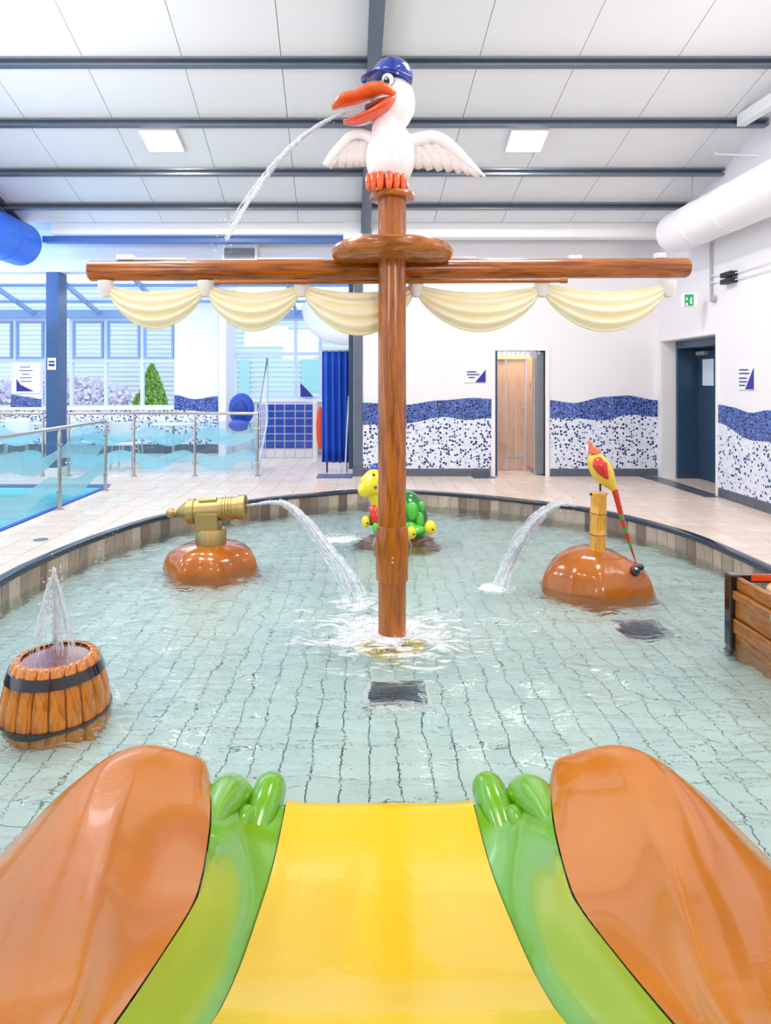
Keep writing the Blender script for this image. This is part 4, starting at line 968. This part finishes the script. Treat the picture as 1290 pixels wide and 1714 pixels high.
# ================================================================== WATER JETS
def jet(name, label, path, n, r, spread, grow=1.6, seed=1):
    rs = random.Random(seed); t = thing(name, label, 'water jet', path[0], None); t['kind'] = 'thing'
    pts = catmull(path, 10); N = len(pts); mb = MB()
    for k in range(n):
        o = Vector((rs.gauss(0, 1), rs.gauss(0, 1), rs.gauss(0, 1)*.6)); a0 = rs.uniform(0, .25)*(k > 0); a1 = rs.uniform(.7, 1) if k > n*.3 else 1
        i0, i1 = int(a0*N), max(int(a1*N), int(a0*N)+3); q = []; rd = []
        for i in range(i0, min(i1, N)):
            s = i/N; q.append(pts[i]+o*spread*(.15+s*grow)+Vector((rs.gauss(0, 1), rs.gauss(0, 1), rs.gauss(0, 1)))*.0012); rd.append(r*rs.uniform(.6, 1.3)*(1-.5*s))
        if len(q) > 2: mb.loft(q, rd, 6)
    mb.build('strands', 'jet', t, True)
    dr = MB()
    for k in range(n*6):
        s = rs.random()**.6; p = pts[min(int(s*N), N-1)]+Vector((rs.gauss(0, 1), rs.gauss(0, 1), rs.gauss(0, 1)))*spread*(1+3*s); rr_ = r*rs.uniform(.25, .6)
        dr.ball(p, rr_, 5, 4)
    o = dr.build('droplets', 'jet', t, True); o['kind'] = 'stuff'
    return t
def splash(name, label, c, r, h, n, seed):
    rs = random.Random(seed); mb = MB()
    for k in range(n):
        a = rs.uniform(0, 2*PI); q = r*math.sqrt(rs.random()); z = h*(1-q/r)*rs.random()
        mb.ball((c[0]+q*math.cos(a), c[1]+q*math.sin(a)*.8, WZ+z), rs.uniform(.003, .009)*(.6+r), 6, 4)
    return mb
y0 = MY-.06
x0, z0 = cc(380, 455).x, cc(380, 455).z
def arc(d):
    y = y0+.36*d; k = y/y0
    return (((x0-d)-MX*0)*k, y, H+(z0-.04*d-.90*d*d-H)*k)
jet('pelican_water_jet', 'long arc of water spouting left from the pelican beak', [arc(d) for d in np.linspace(0, .98, 10)], 20, .0075, .009, 2.0, 3)
fs_ = bpy.data.objects['pelican_water_jet']; rs_ = random.Random(5); mbf = MB()
for k in range(260):
    d = rs_.uniform(.9, 1.9); mbf.ball(Vector(arc(d))+Vector((rs_.gauss(0, .05), rs_.gauss(0, .05), rs_.gauss(0, .05))), rs_.uniform(.002, .006), 5, 4)
mbf.build('falling_spray', 'jet', fs_, True)
# cannon jet
cy_ = 6.4
p0 = P(412, 846, cy_)
jet('cannon_water_jet', 'water arc shooting right from the brass cannon', [p0, P(470, 842, 6.35), P(510, 868, 6.2), P(550, 920, 6.0), P(582, 960, 5.75), PZ(603, 1015, WZ)], 34, .009, .035, 1.7, 5)
b0 = P(968, 847, 5.75)
jet('bird_water_jet', 'water arc falling left from the bamboo post', [b0, P(935, 845, 5.78), P(900, 868, 5.8), P(872, 908, 5.85), P(850, 950, 5.9), PZ(836, 985, WZ)], 40, .010, .028, 1.4, 8)
sp = splash('', '', (MX-.05, MY-.0, 0), .5, .035, 380, 2).build('mast_splash_foam', 'jet', None, True); tag(sp, 'white churned splash foam around the foot of the mast', 'splash', kind='stuff')
sp = splash('', '', (J3.x, J3.y, 0), .2, .06, 240, 4).build('bird_splash_foam', 'jet', None, True); tag(sp, 'white splash where the bamboo water arc lands', 'splash', kind='stuff')
q = PZ(562, 902, WZ); sp = splash('', '', (q.x, q.y, 0), .38, .06, 300, 5).build('turtle_splash_foam', 'jet', None, True); tag(sp, 'white splash left of the turtle rock', 'splash', kind='stuff')

# ================================================================== ROCKS
def rockmb(cx, cy, rx, ry, ztop, zbot, lobes, seed, flat=3.2, n=9):
    rs = random.Random(seed); ph = [rs.uniform(0, 2*PI) for _ in range(4)]; hh = ztop-zbot
    def fn(a, j, h):
        s = h/hh
        return 1+(.045*math.cos(lobes*a+ph[0])-.02*abs(math.sin(lobes*a/2+1)))*(.4+.6*(1-abs(s-.5)))+.035*math.cos(3*a+ph[1])+.02*math.cos(11*a+ph[2])
    prof = []
    for k in range(n+8):
        s = k/(n+7); 
        r = (1-s**flat)**(.42) if s < 1 else .0
        prof.append((max(r, .001), hh*(s if s < 1 else 1)))
    mb = MB(); mb.lathe((0, 0, 0), prof, 72, fn=fn)
    mb.v = [(cx+x*rx, cy+y*ry, zbot+z) for x, y, z in mb.v]
    return mb
# cannon
CYN = 6.42; CXN = px(353, CYN)
t = thing('brass_cannon', 'brass water cannon on orange rock at the left of the mast', 'cannon', (CXN, CYN, WZ-depth(CYN)))
MBr = rockmb(CXN, CYN, .445, .44, pz(906, CYN), WZ-depth(CYN), 7, 4, 6.5)
MBr.build('rock_base', 'rock', t, True)
cz = lambda v: pz(v, CYN)
s6 = CYN/F
MB().lathe((CXN, CYN, cz(912)), [(.19, -.03), (.19, .0), (.165, .008), (.15, .008)], 32).build('flange', 'gold', t, 'a')
MB().lathe((CXN, CYN, cz(912)), [(25.5*s6, 0), (25.5*s6, cz(888)-cz(912)), (23*s6, cz(884)-cz(912)), (20*s6, cz(884)-cz(912))], 32).build('turret', 'gold', t, 'a')
MB().box(px(330, CYN), px(368, CYN), CYN-.11, CYN+.11, cz(886), cz(856)).build('yoke', 'gold', t, bevel=.01)
A = P(291, 858.5, CYN); B = P(412, 849, CYN); ax = (B-A).normalized(); L = (B-A).length; f_ = L/121
prof = [(5, 0), (5, 5), (9, 9), (17, 20), (19, 24), (21, 24.5), (21, 36), (19, 37), (18.5, 55), (18.5, 80)]
for k in range(4): prof += [(19.8, 81+k*5), (19.8, 83.5+k*5), (18.6, 84.5+k*5), (18.6, 85.5+k*5)]
prof += [(18.6, 108), (21, 109), (21, 120), (20, 121), (10, 121), (9, 112)]
MB().lathe(A, [(r*s6, h*f_) for r, h in prof], 40, axis=ax).build('barrel', 'gold', t, 'a')
MB().ball(A-ax*.03, .048).build('cascabel_ball', 'gold', t, True)
MB().loft([A+ax*.26+Vector((0, -.04, .10)), A+ax*.43+Vector((0, -.04, .10))], .028, 12).build('top_plate', 'gold', t, 'a')
# bird feature
BYY = 5.86; BX = px(996, BYY)
t = thing('bird_water_feature', 'red and yellow bird perched by bamboo on orange rock, right side', 'water feature', (BX, BYY, WZ-depth(BYY)))
mbk = rockmb(BX, BYY, .48, .46, pz(915, BYY), WZ-depth(BYY), 5, 9, n=12)
mbk.v = [(x, y, z-(.09*max(0, (x-BX)/.48)**1.5 if z > 0 else 0)) for x, y, z in mbk.v]
mbk.build('rock_base', 'rock', t, True)
bx0, bx1 = P(999, 930, BYY-.05), P(1002, 824, BYY-.05)
ax = (bx1-bx0).normalized(); L = (bx1-bx0).length
s5 = BYY/F; pr = []
for k in range(3):
    a, b = k/3, (k+1)/3; pr += [(13.6*s5, L*(a+.02)), (12.8*s5, L*(a+.06)), (12.6*s5, L*(b-.06)), (13.6*s5, L*(b-.015)), (12.4*s5, L*b)]
bmb = MB().lathe(bx0-ax*.05, [(r, h+.05) for r, h in pr], 24, axis=ax).build('bamboo_post', 'bamboo', t, 'a')
for k in (1, 2): MB().lathe(bx0, [(13.2*s5, L*k/3-.004), (13.9*s5, L*k/3), (13.2*s5, L*k/3+.004)], 24, axis=ax).build('bamboo_ring', 'rockd', bmb, 'a')
for u in (989, 1014): MB().ball(P(u, 827, BYY-.06), .014).build('bolt', 'black', bmb, True)
MB().loft([P(1004.5, 822, BYY-.05), P(1004, 806, BYY-.05)], .009, 8).build('perch_pin', 'blackm', t)
gg = lambda a, b, dy=0.0: P(960+a/6.593, 720+b/6.593, BYY-.05+dy)
MB().loft(catmull([gg(215, 262), gg(245, 330), gg(300, 430), gg(360, 530), gg(410, 600), gg(450, 655)], 6), [v.x*s5/6.593 for v in catmull([(62, 0, 0), (98, 0, 0), (120, 0, 0), (98, 0, 0), (58, 0, 0), (34, 0, 0)], 6)], 28).build('body', 'bird_y', t, True)
MB().loft(catmull([gg(218, 262), gg(222, 240), gg(200, 200), gg(180, 150), gg(165, 110)], 5), [v.x*s5/6.593 for v in catmull([(66, 0, 0), (64, 0, 0), (36, 0, 0), (20, 0, 0), (5, 0, 0)], 5)], 24).build('hooked_beak', 'bird_p', t, True)
MB().loft(catmull([gg(158, 150, .02), gg(150, 190, .02), gg(165, 250, .02)], 5), [v.x*s5/6.593 for v in catmull([(8, 0, 0), (20, 0, 0), (26, 0, 0)], 5)], 16).build('cheek', 'pel', t, True)
MB().loft(catmull([gg(278, 325, -.06), gg(285, 370, -.10), gg(315, 440, -.10), gg(350, 500, -.08), gg(378, 550, -.05)], 5),
          [(v.x*s5/6.593, v.y) for v in catmull([(40, .03, 0), (78, .035, 0), (66, .035, 0), (36, .03, 0), (5, .01, 0)], 5)], 24).build('wing', 'bird_r', t, True)
def seg(a, b, ra, rb, m, nm): MB().loft([gg(*a, 0), gg(*b, 0)], [ra*s5/6.593, rb*s5/6.593], 16).build(nm, m, t, 'a')
tail = [((450, 655), (520, 925), 34, 27, 'bird_r'), ((520, 925), (535, 985), 27, 25, 'bird_g'), ((535, 985), (560, 1070), 25, 22, 'bird_r'), ((560, 1070), (582, 1130), 22, 21, 'bird_g'),
        ((582, 1130), (610, 1235), 21, 18, 'bird_r'), ((610, 1235), (632, 1300), 18, 14, 'bird_g'), ((632, 1300), (665, 1400), 14, 9, 'bird_r'), ((665, 1400), (690, 1490), 9, 4, 'rock')]
for a, b, ra, rb, m in tail: seg(a, b, ra, rb, m, 'tail_section')
bg = thing('ladybird_figure', 'black and red ladybird figure clinging to the rock by the bird tail', 'figure', gg(650, 1560, -.2))
MB().ball(gg(655, 1560, -.22), (.048, .03, .055), rot=Matrix.Rotation(.6, 3, 'Z')).build('red_shell', 'bird_r', bg, True)
MB().ball(gg(675, 1555, -.245), (.042, .035, .045)).build('black_body', 'black', bg, True)
MB().ball(gg(735, 1512, -.22), .030).build('head', 'black', bg, True)
MB().ball(gg(690, 1530, -.29), .010).build('eye', 'pel', bg, True)
# turtle
TY = 7.55; TX = px(672, TY); tz = lambda v: pz(v, TY)
t = thing('turtle_figure', 'yellow and green turtle on a brown rock behind the mast', 'statue', (TX, TY, WZ-depth(TY)))
mk = rockmb(px(668, TY), TY, .50, .40, tz(888), WZ-depth(TY), 5, 13); mk.v = [(x, y, WZ-depth(TY)+(z-WZ+depth(TY))*(1-.25*((x-TX)/.5)**2)) for x, y, z in mk.v]
mk.build('rock_base', 'rockd', t, True)
s7 = TY/F
MB().ball((px(682, TY), TY+.02, tz(872)), (34*s7, .22, 50*s7), 36, 20).build('shell', 'tdk', t, True)
for (u, v, a, b, dy) in ((688, 850, 11, 15, -.19), (672, 845, 10, 14, -.19), (700, 866, 8, 14, -.16), (684, 876, 12, 9, -.21), (704, 845, 6, 9, -.1), (664, 866, 9, 12, -.19)):
    MB().ball((px(u, TY), TY+dy, tz(v)), (a*s7, .03, b*s7), 6, 8).build('shell_scute', 'tgr', t, True)
MB().loft(catmull([(px(655, TY), TY-.05, tz(880)), (px(640, TY), TY-.1, tz(855)), (px(629, TY), TY-.14, tz(838)), (px(627, TY), TY-.14, tz(822))], 4), [v.x*s7 for v in catmull([(16, 0, 0), (13, 0, 0), (9, 0, 0), (10, 0, 0)], 4)], 18).build('neck', 'tyel', t, True)
MB().loft(catmull([(px(600, TY), TY-.2, tz(812)), (px(606, TY), TY-.19, tz(813)), (px(618, TY), TY-.16, tz(809)), (px(632, TY), TY-.12, tz(803)), (px(644, TY), TY-.1, tz(802))], 4), [v.x*s7 for v in catmull([(4, 0, 0), (14, 0, 0), (20, 0, 0), (22, 0, 0), (8, 0, 0)], 4)], 22).build('head', 'tyel', t, True)
for (u, v) in ((625, 789), (628, 809)): MB().ball((px(u, TY), TY-.30+.008*(809-v)/10, tz(v)), .016).build('eye', 'black', t, True)
MB().ball((px(632, TY), TY-.08, tz(782)), (14*s7, .09, 9*s7)).build('cap', 'cap', t, True)
MB().loft([(px(622, TY), TY-.22, tz(841)), (px(629, TY), TY-.22, tz(865)), (px(636, TY), TY-.2, tz(878))], [(6*s7, .02), (8*s7, .02), (3*s7, .01)], 12).build('red_scarf', 'bird_r', t, True)
for (u, v, w_, h_, dy, m, lab) in ((612, 867, 7, 10, -.2, 'tyel', 'foot'), (621, 866, 7, 10, -.12, 'tdk', 'sleeve'), (686, 882, 8, 11, -.28, 'tyel', 'foot'), (717, 876, 10, 12, -.22, 'tyel', 'foot'), (692, 880, 18, 8, -.18, 'tgr', 'leg'), (628, 876, 6, 9, -.25, 'tgr', 'leg')):
    f1 = MB().ball((px(u, TY), TY+dy, tz(v)), (w_*s7, w_*s7, h_*s7)).build(lab, m, t, True)
    if lab == 'foot': MB().ball((px(u+3, TY), TY+dy-w_*s7, tz(v+1)), .012).build('spot', 'black', f1, True)

# ================================================================== BARREL
BRY = 3.60; BRX = px(93.5, BRY+.0)
s3 = BRY/F; bt_, bb_ = .095, WZ-depth(BRY)
t = thing('fountain_barrel', 'wooden barrel with black hoops and small fountain, left foreground', 'barrel', (BRX, BRY, bb_))
HB = bt_-bb_
def br_r(z):
    s = (z-bb_)/HB; return .278-.07*(max(0, s-.35)/.65)**2.0
MB().lathe((BRX, BRY, bb_), [(br_r(bb_+HB*k/8)-.012, HB*k/8*.985) for k in range(9)], 40).build('core', 'rockd', t, 'a')
NS = 20
for k in range(NS):
    a0 = 2*PI*(k+.03)/NS; a1 = 2*PI*(k+.97)/NS; rows = []
    for j in range(9):
        z = bb_+HB*j/8; r = br_r(z)
        rows.append([(BRX+(r+dr_)*math.cos(a), BRY+(r+dr_)*math.sin(a), z+(0 if j < 8 else -.0)) for a, dr_ in ((a0, -.012), (a0+.02, 0), ((a0+a1)/2, .003), (a1-.02, 0), (a1, -.012))])
    rows.append([(BRX+(br_r(bt_)-.035)*math.cos(a), BRY+(br_r(bt_)-.035)*math.sin(a), bt_+.004) for a in (a0, a0+.02, (a0+a1)/2, a1-.02, a1)])
    MB().grid(rows).build('stave', 'barrel', t, True)
for za, zb in ((.008, .060), (-.222, -.188)):
    MB().lathe((BRX, BRY, 0), [(br_r(za)-.003, za), (br_r(za)+.012, za), (br_r(zb)+.012, zb), (br_r(zb)-.003, zb)], 48).build('hoop', 'black', t, 'a')
MB().lathe((BRX, BRY, bt_-.02), [(.185, 0), (.185, .008), (.02, .010)], 40).build('lid', 'barrel', t, 'a')
MB().loft([(BRX, BRY, bt_-.01), (BRX, BRY, bt_+.045)], .007, 8).build('nozzle', 'stain', t)
zt2 = pz(952, BRY)
jet('barrel_fountain_jet', 'vertical fountain rising from the wooden barrel', [(BRX, BRY, bt_+.03), (BRX-.005, BRY, .2), (BRX-.008, BRY, .38), (BRX-.012, BRY, zt2)], 22, .010, .0075, .5, 11)
for k, (dx, lab) in enumerate(((-.09, 'water falling back on the left side of the barrel fountain'), (.115, 'water falling back on the right side of the barrel fountain'), (.045, 'thin water curtain in the middle of the barrel fountain'))):
    jet('fountain_fall', lab, [(BRX-.01, BRY, zt2-.01), (BRX-.01+dx*.3, BRY-.01, zt2-.12), (BRX-.01+dx*.7, BRY-.02, .27), (BRX-.01+dx, BRY-.02, bt_+.01)], 12, .0055, .011, 1.3, 20+k)

# ================================================================== CHEST
t = thing('treasure_chest', 'wooden plank chest with black corner post at the right edge', 'chest', (2.9, 4.0, WZ-depth(4)))
CX0, CX1, CYa, CYb = 2.50, 3.15, 3.3, 4.55; zb_ = WZ-depth(4); zt_ = .262
MB().box(CX0+.03, CX1-.03, CYa+.03, CYb-.03, zb_, zt_-.1).build('core', 'chestw', t)
for i, (za, zc_, off) in enumerate(((zb_, -.13, 0.0), (-.125, -.025, -.015), (-.02, .10, .0), (.105, .165, -.02), (.17, .255, .01))):
    MB().box(CX0+off, CX0+.05, CYa, CYb-.05, za, zc_).build('plank', 'chestw', t, bevel=.01)
    MB().box(CX0, CX1, CYa+off, CYa+.04, za, zc_).build('plank', 'chestw', t, bevel=.01)
for (x, y) in ((CX0, CYb), (CX0, CYa), (CX1, CYb), (CX1, CYa)):
    MB().box(x-.035, x+.045, y-.06, y+.02, zb_, zt_+.008).build('corner_post', 'black', t, bevel=.008)
MB().box(CX0, CX1, CYb-.035, CYb+.0, zt_-.05, zt_).build('rim', 'black', t)
MB().box(CX0+.12, CX1-.1, CYb-.04, CYb-.034, zt_-.04, zt_+.006).build('rim_stripe', 'orange2', t)
MB().ball((CX0+.30, CYb-.28, .22), (.2, .18, .075)).build('treasure_lump', 'peach', t, True)
MB().ball((CX0+.33, CYb-.33, .265), (.08, .08, .035)).build('treasure_patch', 'bird_g', t, True)
MB().ball((CX0+.28, CYb-.58, .20), (.18, .12, .075)).build('treasure_lump', 'cream', t, True)
MB().ball((CX0-.012, 4.02, .14), (.02, .05, .05)).build('cream_badge', 'cream', t, True)

# ================================================================== SLIDE
t = thing('frog_slide', 'yellow slide chute flanked by green and orange sides in the foreground', 'slide', (.043, 1.5, WZ-.15))
SXC = .043; HWID = .388
PR = [(2.75, -.168), (2.5, -.166), (2.27, -.135), (1.976, -.051), (1.749, .026), (1.575, .104), (1.467, .164), (1.2, .33), (.8, .6), (.4, .84), (0, .95), (-.3, .97)]
def zch(y):
    for (a, za), (b, zb) in zip(PR, PR[1:]):
        if b <= y <= a: return zb+(za-zb)*(y-b)/(a-b)
    return PR[0][1] if y > PR[0][0] else PR[-1][1]
prc = catmull([(0, y, z) for y, z in PR], 6)
rows = []
for p in prc:
    rows.append([(SXC+HWID*s, p.y, p.z+.012*abs(s)**8) for s in np.linspace(-1, 1, 21)])
rows = [[(x, y+.012, z-.06) for x, y, z in rows[0]], [(x, y+.012, z-.015) for x, y, z in rows[0]]] + rows
MB().grid(rows).build('chute', 'yellow', t, True)
def side(sg):
    X = lambda x: SXC+sg*(SXC-x)*1.0 if False else (x if sg < 0 else 2*SXC-x)
    E = [(-.350, y, zch(y)) for y in (2.74, 2.55, 2.25, 1.9, 1.7, 1.45, 1.15, .8, -.3)]
    Bc = [(-.632, 2.66, -.045), (-.600, 2.48, .030), (-.534, 2.2, .102), (-.476, 1.85, .184), (-.464, 1.7, .232), (-.457, 1.45, .337), (-.443, 1.15, .48), (-.43, .8, .66), (-.42, -.3, 1.2)]
    Rc_ = [(-.712, 2.715, .04), (-.785, 2.585, .158), (-.842, 2.4, .195), (-.80, 2.08, .235), (-.692, 1.7, .311), (-.60, 1.42, .40), (-.494, 1.1, .529), (-.46, .8, .70), (-.45, -.3, 1.25)]
    Oc = [(-.84, 2.72, .0), (-.955, 2.62, .125), (-1.05, 2.38, .165), (-1.10, 2.08, .15), (-1.12, 1.75, .19), (-1.10, 1.45, .27), (-1.08, 1.1, .38), (-1.05, .8, .5), (-1.0, -.3, 1.1)]
    Wc = [(-.82, 2.87, -.4), (-1.04, 2.78, -.4), (-1.18, 2.48, -.4), (-1.27, 2.1, -.4), (-1.32, 1.75, -.4), (-1.33, 1.4, -.4), (-1.33, 1.1, -.4), (-1.33, .8, -.4), (-1.3, -.3, -.4)]
    n = 8
    e, b, r, o_, w = [catmull(c_, n) for c_ in (E, Bc, Rc_, Oc, Wc)]
    rows = []
    endrow = None
    for i in range(len(e)):
        B_, R_, O_, W_ = b[i], r[i], o_[i], w[i]; row = []
        for k in range(10):
            s = k/10; q = B_.lerp(R_, s); am = max(0, 1-i/13.0); q = q+Vector((-.012+.026*am, .03*am, -.014+.05*am))*math.sin(PI*s); row.append(q)
        mid = R_.lerp(O_, .5)+Vector((0, 0, .045)); up = R_+Vector((-.05, 0, .016))
        for k in range(12):
            s = k/12; a = (1-s)**3; bb2 = 3*s*(1-s)**2; c2_ = 3*s*s*(1-s); d2_ = s**3
            q = R_*a+up*bb2+(mid+Vector((-.05, 0, .01)))*c2_+O_*d2_
            row.append(q)
        c1_ = O_+Vector((-.12, 0, -.05)); c2v = W_+Vector((-.02, 0, .25))
        for k in range(13):
            s = k/12; q = O_*(1-s)**3+c1_*3*s*(1-s)**2+c2v*3*s*s*(1-s)+W_*s**3; row.append(q)
        rows.append(row)
    for it in range(14):
        rows = [rows[0]] + [[(rows[i-1][k]+rows[i][k]*2+rows[i+1][k])/4 for k in range(len(rows[0]))] for i in range(1, len(rows)-1)] + [rows[-1]]
    r0 = rows[0]; cen = Vector((-.77, 2.76, -.12))
    pre = [[cen.lerp(q, f)+Vector((0, .035*(1-f), -.02*(1-f))) for q in r0] for f in (.15, .5, .8)]
    rows = pre+rows
    for it in range(6):
        rows = [rows[0]] + [[(rows[i-1][k]+rows[i][k]*2+rows[i+1][k])/4 for k in range(len(rows[0]))] for i in range(1, len(rows)-1)] + [rows[-1]]
    rows = [[(X(q.x), q.y, q.z) for q in row] for row in rows]
    MB().grid(rows).build('orange_thigh', 'tan', t, True)
    g = []
    for i in range(len(e)):
        E_, B_ = e[i], b[i]; row = []
        for k in range(13):
            s = k/12; q = E_.lerp(B_, s)+Vector((-.0, 0, -.035))*math.sin(PI*s)*(1-.3*s); row.append(q+Vector((.004 if k == 12 else 0, 0, 0)))
        g.append(row)
    # rounded far end of the green side
    f0 = g[0]; endr = []
    for (dy, dz, fx) in ((.14, -.25, .8), (.10, -.06, .9), (.05, -.012, .97)):
        endr.append([Vector((-.47+(q.x+.47)*fx, q.y+dy*(.3+.7*min(1, max(0, (q.z+.17)/.2))), max(q.z+dz, WZ-.12))) for q in f0])
    MB().grid([[(X(q.x), q.y, q.z) for q in row] for row in endr+g]).build('green_side', 'green', t, True)
    # dark joint between chute and side
    MB().loft([(X(-.350), p.y, p.z-.004) for p in e], .005, 6).build('joint_line', 'blackm', t)
    def toe(p, r, rads, nm='toe'):
        MB().loft(catmull([(X(a), b_, c_) for a, b_, c_ in p], 5), [(v.x, v.y) for v in catmull([(a, b_, 0) for a, b_ in rads], 5)], 20).build(nm, 'green', t, True)
    toe([(-.55, 2.16, .045), (-.568, 2.42, -.005), (-.576, 2.54, -.04), (-.578, 2.64, -.075), (-.565, 2.74, -.13), (-.555, 2.79, -.22)], 0, [(.012, .012), (.04, .04), (.066, .062), (.08, .078), (.078, .075), (.07, .07)])
    toe([(-.455, 2.46, -.20), (-.45, 2.58, -.185), (-.44, 2.72, -.175), (-.43, 2.86, -.175), (-.425, 2.93, -.20)], 0, [(.03, .03), (.06, .055), (.074, .072), (.070, .068), (.03, .03)])
    toe([(-.52, 2.40, -.14), (-.505, 2.50, -.12), (-.495, 2.60, -.125), (-.49, 2.67, -.16)], 0, [(.01, .01), (.035, .035), (.04, .04), (.03, .03)])
side(-1); side(1)
# drain disc on the deck left
dd = MB().lathe((-3.3, 6.6, 0), [(.07, .0), (.07, .004), (.05, .005)], 20).build('deck_drain', 'stain', None, 'a'); tag(dd, 'small round metal drain in the deck left of the pool', 'drain')
